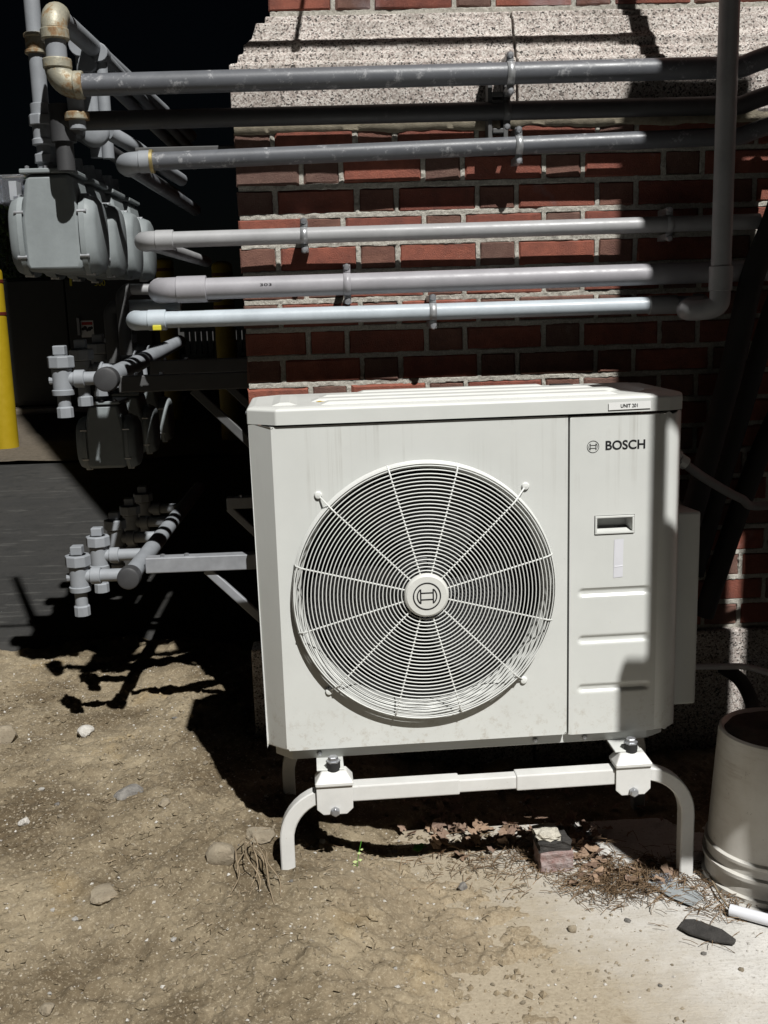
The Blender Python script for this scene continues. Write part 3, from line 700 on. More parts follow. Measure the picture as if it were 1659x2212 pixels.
for x in (.146, .818):
    MB().cbox((x-.022, FY-.018, -.0518), (x+.022, .33, -.0262), .002).build('cross_rail', 'strut', std)
    for y in (FY, .31):
        p = MB(); a, b, h0, h1 = .042, .026, -.0515, -.0225
        p.add([(x-a, y-b-.004, h0), (x+a, y-b-.004, h0), (x+a, y+b, h0), (x-a, y+b, h0), (x-a, y-b-.004, h0+.008), (x+a, y-b-.004, h0+.008), (x+a, y+b, h0+.008), (x-a, y+b, h0+.008), (x-a*.66, y-b*.55, h1), (x+a*.66, y-b*.55, h1), (x+a*.66, y+b*.55, h1), (x-a*.66, y+b*.55, h1)],
              [(0, 1, 2, 3), (0, 1, 5, 4), (1, 2, 6, 5), (2, 3, 7, 6), (3, 0, 4, 7), (4, 5, 9, 8), (5, 6, 10, 9), (6, 7, 11, 10), (7, 4, 8, 11), (8, 9, 10, 11)])
        pd = p.build('mount_pad', 'stand', std, bevel=.003)
        MB().lathe([(.0155, h1-.001), (.0155, h1+.017), (.012, h1+.018), (0, h1+.018)], (x, y, 0), 'z', 20).build('rubber_bush', 'rubber', pd, smooth=30)
        MB().lathe([(.0165, h1+.0185), (.0165, h1+.0215), (.0115, h1+.022), (.0115, h1+.029), (.009, h1+.031), (0, h1+.031)], (x, y, 0), 'z', 6).build('hex_bolt', 'bolt', pd, bevel=.0006)

# ================================================================== PIPES ALONG THE WALL
def strap(T, x, y, z, r, mat='zinc', y_wall=-.003, parent=None, ear=.022):
    m = MB(); w_ = .009; pts = []
    n = 14
    for k in range(n+1):
        a = -math.pi/2+math.pi*k/n; pts.append((y-(r+.002)*math.cos(a), z+(r+.002)*math.sin(a)))
    pts = [(y-.004, z-r-ear)]+[(y-.004, z-r-.003)]+pts+[(y-.004, z+r+.003), (y-.004, z+r+ear)]
    th = .003; vs = []
    for i, (py, pz) in enumerate(pts):
        for xx in (x-w_, x+w_): vs.append((xx, py, pz))
        for xx in (x+w_*.35, x-w_*.35): vs.append((xx, py-.004, pz))
    fs = []
    for i in range(len(pts)-1):
        a, b = i*4, (i+1)*4
        for p, q in ((0, 3), (3, 2), (2, 1)): fs.append((a+p, a+q, b+q, b+p))
    m.add(vs, fs); s = T.part(m, 'pipe_strap', mat, smooth=50)
    for zz in (z+r+ear-.006, z-r-ear+.006):
        T.part(MB().lathe([(.0085, y-.004), (.0085, y-.009), (.006, y-.012), (0, y-.0125)], (x, 0, zz), 'y', 14), 'strap_screw', 'bolt', smooth=40, parent=s)
    # stand-off leg back to the wall
    T.part(MB().box((x-.009, y-.002, z+r+.004), (x+.009, y_wall, z+r+ear-.002)), 'strap_standoff', mat, parent=s)
    T.part(MB().box((x-.009, y-.002, z-r-ear+.002), (x+.009, y_wall, z-r-.004)), 'strap_standoff', mat, parent=s)
RB = Vector((0, 1, 0))
PR = {}
def run_pipe(name, label, mat, pl, pr, yoff, r, turn=None, coup=None, straps=(), xr=1.9, rlift=None, back=1.3, fitmat=None):
    a = PX(*pl, 1, -yoff); b = PX(*pr, 1, -yoff); d = (b-a).normalized(); fitmat = fitmat or mat
    T = Th(name, label, 'pipe', tuple(a))
    if rlift is None: e = a+d*((xr-a.x)/d.x); pth = [a, e]
    else:
        e = a+d*((rlift-a.x)/d.x); up = (e+Vector((.30, -.05, .075))); pth = [a]+smooth_path([a.lerp(e, .98), e, e.lerp(up, .25)+Vector((0, 0, .004)), up, up+Vector((.5, -.02, .05))], 5)
    T.part(MB().tube(pth, r, 20), 'pipe_run', mat, smooth=60)
    if turn:        # elbow turning back along the side of the building
        R_ = r*1.9
        el = [a+d*.004]+[a-d*(R_*math.sin(t))+RB*(R_*(1-math.cos(t))) for t in [math.pi/2*k/8 for k in range(9)]]
        q = a-d*R_+RB*R_
        T.part(MB().tube(el, r*1.16, 20), 'elbow', fitmat, smooth=60)
        T.part(MB().tube([a-d*.002, a+d*turn], r*1.24, 20), 'elbow_hub', fitmat, smooth=40, bevel=.002)
        T.part(MB().tube([q-RB*.005, q+RB*.03], r*1.22, 18), 'elbow_hub', fitmat, smooth=40, bevel=.002)
        T.part(MB().tube([q, q+RB*back], r*.95, 16), 'return_run', mat, smooth=60)
    for x, em in straps:
        p = a+d*((x-a.x)/d.x); strap(T, x, p.y, p.z, r, em)
    PR[name] = (a, d, T); return T
X_ = lambda px, py, y: PX(px, py, 1, -y).x
# p6 pale blue, p5 wide grey, p4 grey, p3 dark, p2 black, p1 dark thick
T6 = run_pipe('pale_blue_conduit', 'pale blue grey conduit with elbow ends, lowest of the pipes along the wall', 'pvc_blue', (322, 692), (1345, 661), .101, .0215, .045, straps=[(X_(935, 680, .101), 'zinc')], xr=PX(1500, 660, 1, -.101).x)
T5 = run_pipe('wide_grey_conduit', 'wide grey conduit with a long elbow hub just above the pale blue pipe', 'pvc_mauve', (384, 626), (1354, 594), .101, .0275, .075, straps=[(X_(750, 612, .101), 'pvc_mauve')])
T4 = run_pipe('slim_grey_conduit', 'slim light grey conduit strapped between the dark steel pipe and wide grey conduit', 'pvc', (338, 519), (1360, 487), .074, .0205, .045, straps=[(X_(657, 505, .074), 'zinc'), (X_(1445, 485, .074), 'pvc')], xr=PX(1640, 470, 1, -.074).x)
T3 = run_pipe('dark_steel_pipe', 'dark steel pipe with a brass coloured rim at its elbow, third from the granite band', 'pipe_dark', (303, 350), (1383, 303), .071, .0225, .03, straps=[(X_(1120, 318, .071), 'zinc')], rlift=PX(1600, 290, 1, -.071).x, fitmat='gaspaint')
T2 = run_pipe('black_steel_pipe', 'black unlit steel pipe running below the thick weathered pipe', 'pipe_black', (165, 262), (1400, 232), .060, .0235, None, straps=[], rlift=PX(1600, 215, 1, -.060).x)
T1 = run_pipe('thick_weathered_pipe', 'thick weathered steel gas pipe with rusty elbow, topmost along the wall', 'pipe_dark', (172, 184), (1412, 150), .119, .0265, None, straps=[], rlift=PX(1600, 135, 1, -.119).x)
a3 = PR['dark_steel_pipe'][0]; d3 = PR['dark_steel_pipe'][1]
T3.part(MB().tube([a3+d3*.026, a3+d3*.034], .0295, 20), 'brass_rim', simple('brass', (.45, .36, .16), .4, .6), smooth=40)
# marker on p5 and yellow tag on p6
a5, d5, _ = PR['wide_grey_conduit']; p5 = a5+d5*(X_(563, 612, .101)-a5.x)
vs, fs = text_mesh('303', .007, 0); vs[:, 0] *= .030/vs[:, 0].max(); ang = .35
T5.part(MB().add([(p5.x+x, p5.y-.0277-.0002, p5.z+.002+y) for x, y, _ in vs], fs), 'handwritten_mark', 'black')
a6, d6, _ = PR['pale_blue_conduit']; q6 = a6+d6*.02
T6.part(MB().cbox((q6.x-.008, q6.y-.0275, q6.z-.026), (q6.x+.014, q6.y-.006, q6.z-.013), .002), 'yellow_tag', 'ytext')
# p6: couplings and the riser standing off the wall at the right
e6 = a6+d6*((PX(1500, 660, 1, -.101).x-a6.x)/d6.x)
vx = PX(1576, 0, 1, -.26); vb = PX(1557, 600, 1, -.26); vxx = (vx.x+vb.x)/2
low = Vector((vxx, -.26, PX(1545, 668, 1, -.26).z))
c1 = a6+d6*((PX(1400, 668, 1, -.101).x-a6.x)/d6.x); c2 = a6+d6*((PX(1462, 668, 1, -.101).x-a6.x)/d6.x)
T6.part(MB().tube([c1, c2], .0245, 20), 'coupling', 'pvc', smooth=40, bevel=.002)
T6.part(MB().tube(smooth_path([e6-d6*.004, e6+d6*.01+Vector((.0, -.012, 0)), low+Vector((-.07, .04, 0)), low+Vector((-.03, .012, 0)), low+Vector((-.004, 0, .012)), low+Vector((0, 0, .045)), low+Vector((0, 0, .06))], 6), .0255, 20), 'riser_elbow', 'pvc', smooth=60)
T6.part(MB().tube([low+Vector((0, 0, .045)), low+Vector((0, 0, .105))], .0285, 20), 'riser_hub', 'pvc', smooth=40, bevel=.002)
HZ = 2.03+.26/.72
T6.part(MB().tube([low+Vector((0, 0, .08)), Vector((vxx, -.26, 3.1)), Vector((vxx, .12, 3.25))], .0245, 20), 'riser_pipe', 'pvc', smooth=60)
# overhead branch (above the picture) whose shadow crosses the granite, held by a rod
TO = Th('overhead_pipe', 'slim grey overhead pipe hung on a slanting rod above the granite band', 'pipe', (vxx, -.26, HZ))
TO.part(MB().tube([(vxx-.030, -.26, HZ), (-1.2, -.26, HZ+.012)], .0115, 18), 'pipe_run', 'pvc', smooth=60)
TO.part(MB().tube([(vxx-.022, -.26, HZ), (vxx-.065, -.26, HZ)], .016, 18), 'tee_hub', 'pvc', smooth=40)
rx = -.078+SLX*.26
TO.part(MB().tube([(rx-.008, -.26, HZ-.022), (rx+.115, -.26, HZ+.5)], .006, 10), 'hanger_rod', 'zinc')
TO.part(MB().lathe([(.018, -.009), (.018, .009)], (rx, -.26, HZ+.003), 'x', 20), 'hanger_ring', 'zinc')
TO.part(MB().box((rx+.095, -.29, HZ+.5), (rx+.135, .128, HZ+.54)), 'hanger_arm', 'strutl')
# hanger bracket of the two top pipes
hb = PX(1072, 215, 1, -.03)
TB = Th('pipe_bracket', 'black slotted pipe bracket clamping the two upper steel pipes to the granite', 'bracket', tuple(hb))
y1, z1_ = PR['thick_weathered_pipe'][0].y, (PR['thick_weathered_pipe'][0]+PR['thick_weathered_pipe'][1]*((hb.x-PR['thick_weathered_pipe'][0].x)/PR['thick_weathered_pipe'][1].x)).z
y2, z2_ = PR['black_steel_pipe'][0].y, (PR['black_steel_pipe'][0]+PR['black_steel_pipe'][1]*((hb.x-PR['black_steel_pipe'][0].x)/PR['black_steel_pipe'][1].x)).z
for sx in (-.022, .018):
    TB.part(MB().cbox((hb.x+sx-.006, -.07, z2_-.07), (hb.x+sx+.006, -.016, z1_+.04), .002), 'upright', 'strut')
for zz in (z1_-.040, z1_-.060, z2_-.050): TB.part(MB().cbox((hb.x-.016, -.075, zz-.006), (hb.x+.012, -.030, zz+.006), .002), 'web', 'strut')
for (yy, zz, rr) in ((y1, z1_, .0265), (y2, z2_, .0235)): strap(TB, hb.x+.022, yy, zz, rr, 'zinc' if rr > .025 else 'strut', -.016)
# small rear pipe stubs right: black insulated lines rising
def hose(name, label, pts, r, mat, cat, parts=None):
    T = Th(name, label, cat, tuple(pts[0])); T.part(MB().tube(smooth_path(pts, 8), r, 14), 'hose_run', mat, smooth=70); return T
hose('insulated_line', 'thick black insulated line slanting up past the riser elbow', [PX(1490, 1130, 1, -.10), PX(1525, 1000, 1, -.13), PX(1580, 800, 1, -.14), PX(1625, 600, 1, -.14), PX(1690, 420, 1, -.14), PX(1720, 200, 1, -.13)], .031, 'hose', 'hose')
hose('insulated_line', 'second black insulated line bundled behind the cable at the right', [PX(1500, 1240, 1, -.06), PX(1560, 1030, 1, -.09), PX(1620, 830, 1, -.10), PX(1665, 680, 1, -.10), PX(1730, 500, 1, -.09)], .026, 'hose', 'hose')
hose('insulated_line', 'lower black insulated line bowing outward beneath the other two', [PX(1520, 1330, 1, -.05), PX(1590, 1120, 1, -.07), PX(1650, 960, 1, -.08), PX(1720, 820, 1, -.08)], .028, 'hose', 'hose')
hose('drain_pipe', 'thin white pipe with an upturned end low beside the bucket', [PX(1490, 1440, 1, -.16), PX(1560, 1440, 1, -.17), PX(1605, 1440, 1, -.2), PX(1655, 1452, 1, -.23), PX(1700, 1470, 1, -.24)], .0085, 'whitepvc', 'pipe')
hose('black_tube', 'black corrugated tube arching down to the inverted bucket', [PX(1560, 1440, 1, -.05), PX(1600, 1470, 1, -.1), PX(1625, 1520, 1, -.2), PX(1632, 1575, 1, -.32), PX(1630, 1640, 1, -.36)], .020, 'hose', 'hose')

# ================================================================== GAS SERVICE (left)
g1a, g1d, _ = PR['thick_weathered_pipe']
E0 = g1a-g1d*.0
T1.part(MB().tube([g1a+g1d*.010, g1a-g1d*.012], .0335, 20), 'rusty_collar', 'rusty', smooth=40, bevel=.003)
R1 = .042; el = [g1a-g1d*(.008+R1*math.sin(t))+Vector((0, 0, R1*(1-math.cos(t)))) for t in [math.pi/2*k/8 for k in range(9)]]
T1.part(MB().tube(el, .0315, 20), 'rusty_elbow', 'rusty', smooth=60)
up0 = el[-1]; top = PX(124, 55, 1, -.119); top = Vector((up0.x, up0.y, top.z))
T1.part(MB().tube([up0-Vector((0, 0, .004)), up0+Vector((0, 0, .02))], .035, 20), 'rusty_collar', 'rusty', smooth=40, bevel=.003)
T1.part(MB().tube([up0, top], .0255, 20), 'riser_pipe', 'gaspaint', smooth=60)
T1.part(MB().tube([top-Vector((0, 0, .034)), top-Vector((0, 0, .008))], .0345, 20), 'rusty_collar', 'rusty', smooth=40, bevel=.003)
el = [top+Vector((0, R1*(1-math.cos(t)), -.01+R1*math.sin(t))) for t in [math.pi/2*k/8 for k in range(9)]]
T1.part(MB().tube(el, .0315, 20), 'rusty_elbow', 'rusty', smooth=60)
T1.part(MB().tube([el[-1], el[-1]+Vector((.05, 2.0, .02))], .025, 18), 'return_run', 'gaspaint', smooth=60)
# lower continuation of the tee under the elbow
T1.part(MB().tube([el[0]*0+Vector((up0.x+.03, up0.y+.03, up0.z-.03)), Vector((up0.x+.03, up0.y+.03, up0.z-.14))], .021, 16), 'drop_nipple', 'gaspaint', smooth=60)
T1.part(MB().tube([Vector((up0.x+.03, up0.y+.03, up0.z-.100)), Vector((up0.x+.03, up0.y+.03, up0.z-.120))], .031, 20), 'rusty_collar', 'rusty', smooth=40, bevel=.003)
# black tee where the second pipe ends
b2, dd2, _ = PR['black_steel_pipe']
T2.part(MB().tube([b2+dd2*.01, b2-dd2*.03], .033, 18), 'tee_hub', 'pipe_black', smooth=40)
T2.part(MB().tube([b2+Vector((-.035, 0, .04)), b2+Vector((-.035, 0, -.05))], .032, 18), 'tee', 'pipe_black', smooth=40)
T2.part(MB().tube([b2+Vector((-.035, 0, -.045)), b2+Vector((-.035, 0, -.12))], .023, 16), 'drop_nipple', 'pipe_black', smooth=40)
T2.part(MB().tube([b2+Vector((-.035, .02, 0)), b2+Vector((-.02, 1.9, .0))], .022, 16), 'return_run', 'pipe_black', smooth=60)
# parallel pipes running back above
for i, (px, y0, rr) in enumerate(((150, 10, .024), (175, 40, .019), (205, 20, .019))):
    p = PX((172, 188, 212)[i], (95, 135, 112)[i], 1, .25)
    lab = ('upper grey return pipe running back from the rusty elbow', 'slim grey return pipe beneath the upper return pipe', 'middle grey return pipe alongside the building')[i]
    T = Th('return_pipe', lab, 'pipe', tuple(p)); T.part(MB().tube([p+Vector((0, .012, 0)), p+Vector((.0, 2.2, 0))], rr, 16), 'pipe_run', 'gaspaint', smooth=60)
    T.part(MB().tube([p+Vector((0, .0, 0)), p+Vector((0, .05, 0))], rr*1.35, 16), 'end_coupling', 'gaspaint', smooth=40, bevel=.002)
    T.part(MB().tube([p+Vector((0, .03, 0)), p+Vector((0, .03, -.22-.03*i))], rr*.9, 14), 'drop_pipe', 'gaspaint', smooth=60)

METER_Y = [.0+.255*k for k in range(4)]
def make_meter(loc, s=1.0, label='', group=None, index=True):
    t = thing('gas_meter', label, 'gas meter', loc, 0, group); t.scale = (s, s, s)
    # origin: bottom centre. x right, -x carries the index, camera looks along +y
    hw = .078
    body = MB().prism([(-hw, .02), (-hw*.9, .0), (hw*.95, .0), (hw*1.02, .03), (hw*1.0, .15), (hw*.78, .255), (-hw*.70, .255), (-hw*.82, .225), (-hw*1.02, .14)], -.085, .085)
    body.build('body', 'meter', t, bevel=.012, smooth=35)
    MB().cbox((-.070, -.092, .256), (.070, .092, .2685), .003).build('top_flange', 'meter', t)
    for x in (-.05, .0, .05):
        MB().lathe([(.006, .2685), (.006, .275), (0, .277)], (x, -.083, 0), 'z', 6).build('flange_bolt', 'bolt', t)
    def dish(x0, sg, nm):
        m = MB(); pts = []
        for k in range(28):
            a = 2*math.pi*k/28; c, s_ = math.cos(a), math.sin(a)
            e = 2.8; yy = .094*math.copysign(abs(c)**(2/e), c); zz = .098+.110*math.copysign(abs(s_)**(2/e), s_); pts.append((yy, zz*(1 if zz > .1 else 1)))
        lv = [(0, 1.0), (.014, 1.0), (.014, .985), (.020, .96), (.036, .90), (.043, .78)]
        vs = []; n = len(pts)
        for dx, k in lv: vs += [(x0+sg*dx, y*k, .098+(z-.098)*k) for y, z in pts]
        fs = [(i*n+k, i*n+(k+1) % n, (i+1)*n+(k+1) % n, (i+1)*n+k) for i in range(len(lv)-1) for k in range(n)]
        fs += [tuple(range((len(lv)-1)*n, len(lv)*n)), tuple(range(n))]
        m.add(vs, fs); d = m.build(nm, 'meter', t, smooth=40)
        for k in range(0, 28, 4):
            y, z = pts[k]; MB().tube([(x0-sg*.004, y*.965, .098+(z-.098)*.965), (x0+sg*.021, y*.965, .098+(z-.098)*.965)], .0055, 8).build('cover_bolt', 'bolt', d)
    dish(hw*.98, 1, 'diaphragm_cover'); dish(-hw*.95, -1, 'diaphragm_cover')
    if index:
        i_ = MB().cbox((-hw-.075, -.035, .185), (-hw+.012, .035, .262), .006).build('index_window', 'clear', t)
        MB().box((-hw-.04, -.028, .195), (-hw-.02, .028, .245)).build('index_dial', 'label', i_)
        MB().box((-hw-.03, -.030, .190), (-hw+.012, .03, .205)).build('index_gear', 'bolt', i_)
    for y in (-.05, .05):
        MB().lathe([(.020, .268), (.020, .285), (.027, .286), (.027, .308), (.020, .309), (.018, .345), (0, .345)], (-.01, y, 0), 'z', 8).build('swivel_nut', 'gaspaint', t, bevel=.002)
    return t
mb_ = PX(117, 586, 1, 0.)
for k, yy in enumerate(METER_Y):
    make_meter((mb_.x, yy+.09, mb_.z), .98, ('front grey gas meter of the upper row with a clear index box', 'second grey gas meter of the upper row', 'third grey gas meter of the upper row', 'rearmost grey gas meter of the upper row')[k], 'gas meters of the upper row', True)
lm = PX(232, 1012, 1, .55)
for k in range(3):
    make_meter((lm.x, .62+.34*k, lm.z), .82, ('front grey gas meter of the lower row', 'middle grey gas meter of the lower row', 'rear grey gas meter of the lower row')[k], 'gas meters of the lower row', False)
# meter riser with union
mr = PX(90, 0, 1, .04); r0 = PX(97, 335, 1, .04)
TR = Th('meter_riser', 'grey vertical gas riser with rusty coupling and hexagonal union above the front meter', 'pipe', (r0.x, .04, mb_.z+.345))
zz = lambda px, py: PX(px, py, 1, .04).z
xr_ = (PX(75, 100, 1, .04).x+PX(97, 300, 1, .04).x)/2
TR.part(MB().tube([(xr_, .04, mb_.z+.335), (xr_, .04, 3.0)], .0205, 18), 'riser_pipe', 'gaspaint', smooth=60)
TR.part(MB().lathe([(.026, zz(85, 118)), (.029, zz(85, 116)), (.029, zz(85, 110)), (.0255, zz(85, 108)), (.0255, zz(85, 82)), (.029, zz(85, 80)), (.029, zz(85, 74)), (.025, zz(85, 72))], (xr_, .04, 0), 'z', 20), 'rusty_coupling', 'rusty', smooth=40)
TR.part(MB().lathe([(.026, zz(95, 250)), (.028, zz(95, 248)), (.028, zz(95, 226)), (.024, zz(95, 224))], (xr_, .04, 0), 'z', 20), 'union_collar', 'gaspaint', smooth=40)
TR.part(MB().lathe([(.036, zz(97, 272)), (.036, zz(97, 250)), (.03, zz(97, 248))], (xr_, .04, 0), 'z', 8), 'union_nut', 'gaspaint', bevel=.002)
TR.part(MB().lathe([(.026, zz(97, 315)), (.031, zz(97, 313)), (.031, zz(97, 303)), (.027, zz(97, 300)), (.027, zz(97, 272))], (xr_, .04, 0), 'z', 20), 'union_tail', 'gaspaint', smooth=40)
# pressure regulator (round face) under the black pipe
rg = PX(203, 284, 1, .10)
TG = Th('pressure_regulator', 'small round faced grey regulator below the black pipe', 'regulator', tuple(rg))
TG.part(MB().lathe([(0, -.012), (.020, -.011), (.036, -.004), (.040, .002), (.040, .012), (.030, .02), (.028, .06), (0, .06)], tuple(rg), 'y', 28), 'body', 'gaspaint', smooth=35)
TG.part(MB().tube(smooth_path([rg+Vector((.035, .03, 0)), rg+Vector((.09, .10, -.03)), rg+Vector((.13, .3, -.06)), rg+Vector((.14, .6, -.06))], 6), .020, 16), 'outlet_bend', 'gaspaint', smooth=60)

def manifold(name, label, c, rr, n, x_valve, step, tilt, ztop_, zbot, mat='gaspaint'):
    T = Th(name, label, 'gas manifold', tuple(c))
    T.part(MB().tube([c+Vector((0, .01, 0)), c+Vector((tilt[0]*1.5, 1.5, tilt[1]*1.5))], rr, 22), 'main_pipe', mat, smooth=60)
    T.part(MB().lathe([(rr*.97, -.006), (rr*1.24, -.003), (rr*1.27, .006), (rr*1.27, .035), (rr*1.1, .04)], tuple(c), 'y', 28), 'end_cap', 'pipe_black', smooth=35, bevel=.002)  # cap coloured black, the shade on it put into the colour
    for k in range(n):
        y = c.y+.05+step*k; p = Vector((c.x+tilt[0]*(y-c.y), y, c.z+tilt[1]*(y-c.y))); v = Vector((p.x-x_valve, y, p.z))
        T.part(MB().tube([p-Vector((rr*.8, 0, 0)), v], .0185, 16), 'branch', mat, smooth=60)
        T.part(MB().tube([v+Vector((.034, 0, 0)), v+Vector((.062, 0, 0))], .0245, 16), 'branch_collar', mat, smooth=40, bevel=.002)
        b = T.part(MB().lathe([(.018, zbot), (.018, -.045), (.030, -.043), (.031, -.030), (.027, -.028), (.0275, .028), (.024, .030)], tuple(v), 'z', 20), 'valve', mat, smooth=35)
        T.part(MB().lathe([(.0285, .030), (.037, .032), (.037, .062), (.030, .064)], tuple(v), 'z', 8), 'hex_nut', mat, parent=b, bevel=.002)
        T.part(MB().lathe([(.024, .064), (.025, ztop_-.035), (.020, ztop_-.033), (.020, ztop_-.026)], tuple(v), 'z', 20), 'valve_neck', mat, smooth=35, parent=b)
        T.part(MB().cbox((v.x-.0165, v.y-.0165, v.z+ztop_-.026), (v.x+.0165, v.y+.0165, v.z+ztop_), .003), 'square_head', mat, parent=b)
        for sx in (-1, 1): T.part(MB().lathe([(.012, 0), (.012, sx*.034), (.009, sx*.036), (0, sx*.036)], (v.x, v.y, v.z-.002), 'x', 10), 'lock_wing', mat, parent=b)
        T.part(MB().lathe([(.023, zbot-.030), (.023, zbot-.004), (.019, zbot)], tuple(v), 'z', 10), 'outlet_nut', mat, parent=b)
    return T
c1_ = PX(228, 820, 1, 0.); c2_ = PX(277, 1250, 1, 0.)
manifold('gas_manifold', 'upper grey gas manifold with a round end cap and square headed valves', c1_, .0265, 5, c1_.x-PX(135, 815, 1, 0.05).x, .25, (-.015, .035), .092, -.075)
manifold('gas_manifold', 'lower grey gas manifold with square headed valves above the dirt', c2_, .0255, 5, c2_.x-PX(171, 1240, 1, 0.05).x, .25, (0, .0), .090, -.085)
# manifold support arms from the side wall
def arm(name, label, y, z, x0, mat, h=.035):
    T = Th(name, label, 'bracket', (x0, y, z))
    T.part(MB().cbox((x0, y, z-h/2), (XC+.012, y+.04, z+h/2), .003), 'arm', mat)
    T.part(MB().tube([(XC+.012, y+.02, z-.20), (XC-.16, y+.02, z-h/2)], .008, sq=(.008, .012)), 'brace', mat)
    T.part(MB().cbox((XC+.0, y-.03, z-.25), (XC+.012, y+.07, z+.05), .002), 'wall_plate', mat)
    for dx in (.05, .12): T.part(MB().lathe([(.007, z+h/2), (.007, z+h/2+.007), (0, z+h/2+.009)], (x0+dx, y+.014, 0), 'z', 6), 'bolt_head', 'bolt')
arm('manifold_bracket', 'dark steel bracket arm under the capped end of the upper manifold', .06, PX(400, 826, 1, .06).z, c1_.x+.02, 'strut', .046)
arm('manifold_bracket', 'dark steel bracket arm behind the upper manifold', .55, PX(400, 792, 1, .55).z, c1_.x+.02, 'strut', .044)
arm('manifold_bracket', 'pale zinc bracket arm carrying the lower manifold', .10, c2_.z+.01, c2_.x+.03, 'strutl', .046)
arm('manifold_bracket', 'small zinc bracket arm further along the lower manifold', .75, PX(440, 1090, 1, .75).z, c2_.x+.2, 'strutl', .04)
# meter shelf beam behind the dark steel pipe
TS = Th('shelf_beam', 'long dark beam with a bright top edge behind the dark steel pipe', 'beam', (-.3, .25, 1.6))
pa, pb = PX(292, 333, 1, .12), PX(560, 312, 1, .12)
TS.part(MB().cbox((pa.x, .12, pb.z-.055), (XC+.012, .16, pb.z), .002), 'beam', 'strut')
# short horizontal stubs between meters and manifold
for px0, px1, py, yy, r_, mt, lab in ((283, 345, 625, .45, .017, 'pvc', 'short pale pipe stub showing left of the wide conduit elbow'), (258, 331, 661, .50, .019, 'pvc_blue', 'short pale blue pipe stub behind the lowest elbow')):
    p, q = PX(px0, py, 1, yy), PX(px1+60, py, 1, yy)
    T = Th('pipe_stub', lab, 'pipe', tuple(p)); T.part(MB().tube([p, q], r_, 16), 'pipe_run', mt, smooth=60)
    e = [p]+[p+Vector((-.03*math.sin(t), 0, -.03*(1-math.cos(t)))) for t in [math.pi/2*k/6 for k in range(7)]]
    T.part(MB().tube([p+Vector((-.03*math.sin(t), 0, -.03*(1-math.cos(t)))) for t in [math.pi/2*k/6 for k in range(7)]]+[p+Vector((-.03, 0, -.20))], r_*1.15, 14), 'drop_elbow', 'strut', smooth=60)

# ================================================================== BACKGROUND
def bollard(px, py, zg, h, lab, r=.085):
    p = PX(px, py, 2, zg); z = float(grv(np.array([p.x]), np.array([p.y]))[0]) if p.y > 5.2 else zg
    T = Th('bollard', lab, 'bollard', (p.x, p.y, z), 'yellow bollards round the transformer')
    prof = [(r, -.05), (r, h-.04)]+[(r*math.cos(a), h-.04+r*.55*math.sin(a)) for a in [math.pi/2*k/6 for k in range(1, 7)]]
    T.part(MB().lathe([(a, b+z) for a, b in prof], (p.x, p.y, 0), 'z', 32), 'sleeve', 'yellow', smooth=50)
    for hh in (h-.12, h-.38): T.part(MB().lathe([(r+.001, z+hh), (r+.003, z+hh+.002), (r+.003, z+hh+.026), (r+.001, z+hh+.028)], (p.x, p.y, 0), 'z', 32), 'reflective_band', 'maroon')
bollard(12, 950, .3, 1.47, 'tall yellow bollard with two thin dark bands beside the gravel', .105)
bollard(378, 905, .3, 1.50, 'yellow bollard standing behind the manifold and the pale blue elbow', .085)
bollard(500, 932, .3, 1.47, 'yellow bollard next to the brick corner, mostly in shade', .085)
# transformer
tl, tr = PX(24, 880, 2, .38), PX(340, 872, 2, .38); ty = tl.y
zg = .38; tz = PX(150, 597, 1, ty).z
TX = Th('transformer_cabinet', 'dark green transformer cabinet numbered 300 on a pale concrete pad', 'transformer', ((tl.x+tr.x)/2, ty, zg))
TX.part(MB().cbox((tl.x-.15, ty, zg), (tr.x, ty+1.3, tz), .02), 'tank', 'xfmr')
dx = PX(148, 700, 1, ty).x
TX.part(MB().cbox((tl.x-.13, ty-.03, zg+.05), (dx-.006, ty-.001, tz-.03), .008), 'door', 'xfmr')
TX.part(MB().cbox((dx+.006, ty-.03, zg+.05), (tr.x-.02, ty-.001, tz-.03), .008), 'door', 'xfmr')
hp = PX(171, 705, 1, ty-.03)
TX.part(MB().cbox((hp.x-.015, ty-.06, hp.z-.09), (hp.x+.015, ty-.031, hp.z+.09), .005), 'door_handle', 'strutl')
TX.part(MB().box((tl.x-.3, ty-.25, zg-.12), (tr.x+.2, ty+1.5, zg-.001)), 'pad', 'concrete', bevel=.02)
for s, pl, pr, h in (('1', 151, 156, 20), ('300', 205, 228, 12.5)):
    a, b = PX(pl, 618, 1, ty-.032), PX(pr, 618, 1, ty-.032); hh = h*(b.x-a.x)/(pr-pl); vs, fs = text_mesh(s, hh, .01); vs[:, 0] *= (b.x-a.x)/max(vs[:, 0].max(), 1e-6)
    TX.part(MB().add([(a.x+x, ty-.033, a.z+y) for x, y, _ in vs], fs), 'number', 'ytext')
a, b = PX(177, 729, 1, ty-.032), PX(201, 692, 1, ty-.032)
lb_ = TX.part(MB().box((a.x, ty-.034, a.z), (b.x, ty-.0305, b.z)), 'warning_label', 'label')
TX.part(MB().box((a.x+.01, ty-.036, b.z-.045), (b.x-.01, ty-.0345, b.z-.015)), 'warning_header', 'red', parent=lb_)
mm = MB(); cxm = (a.x+b.x)/2
for q in range(5): mm.lathe([(.016+.006*(q % 2), ty-.0345), (0, ty-.036)], (cxm-.045+.022*q, 0, b.z-.085+.012*math.sin(q*2.1)), 'y', 8)
TX.part(mm, 'warning_pictogram', 'black', parent=lb_)
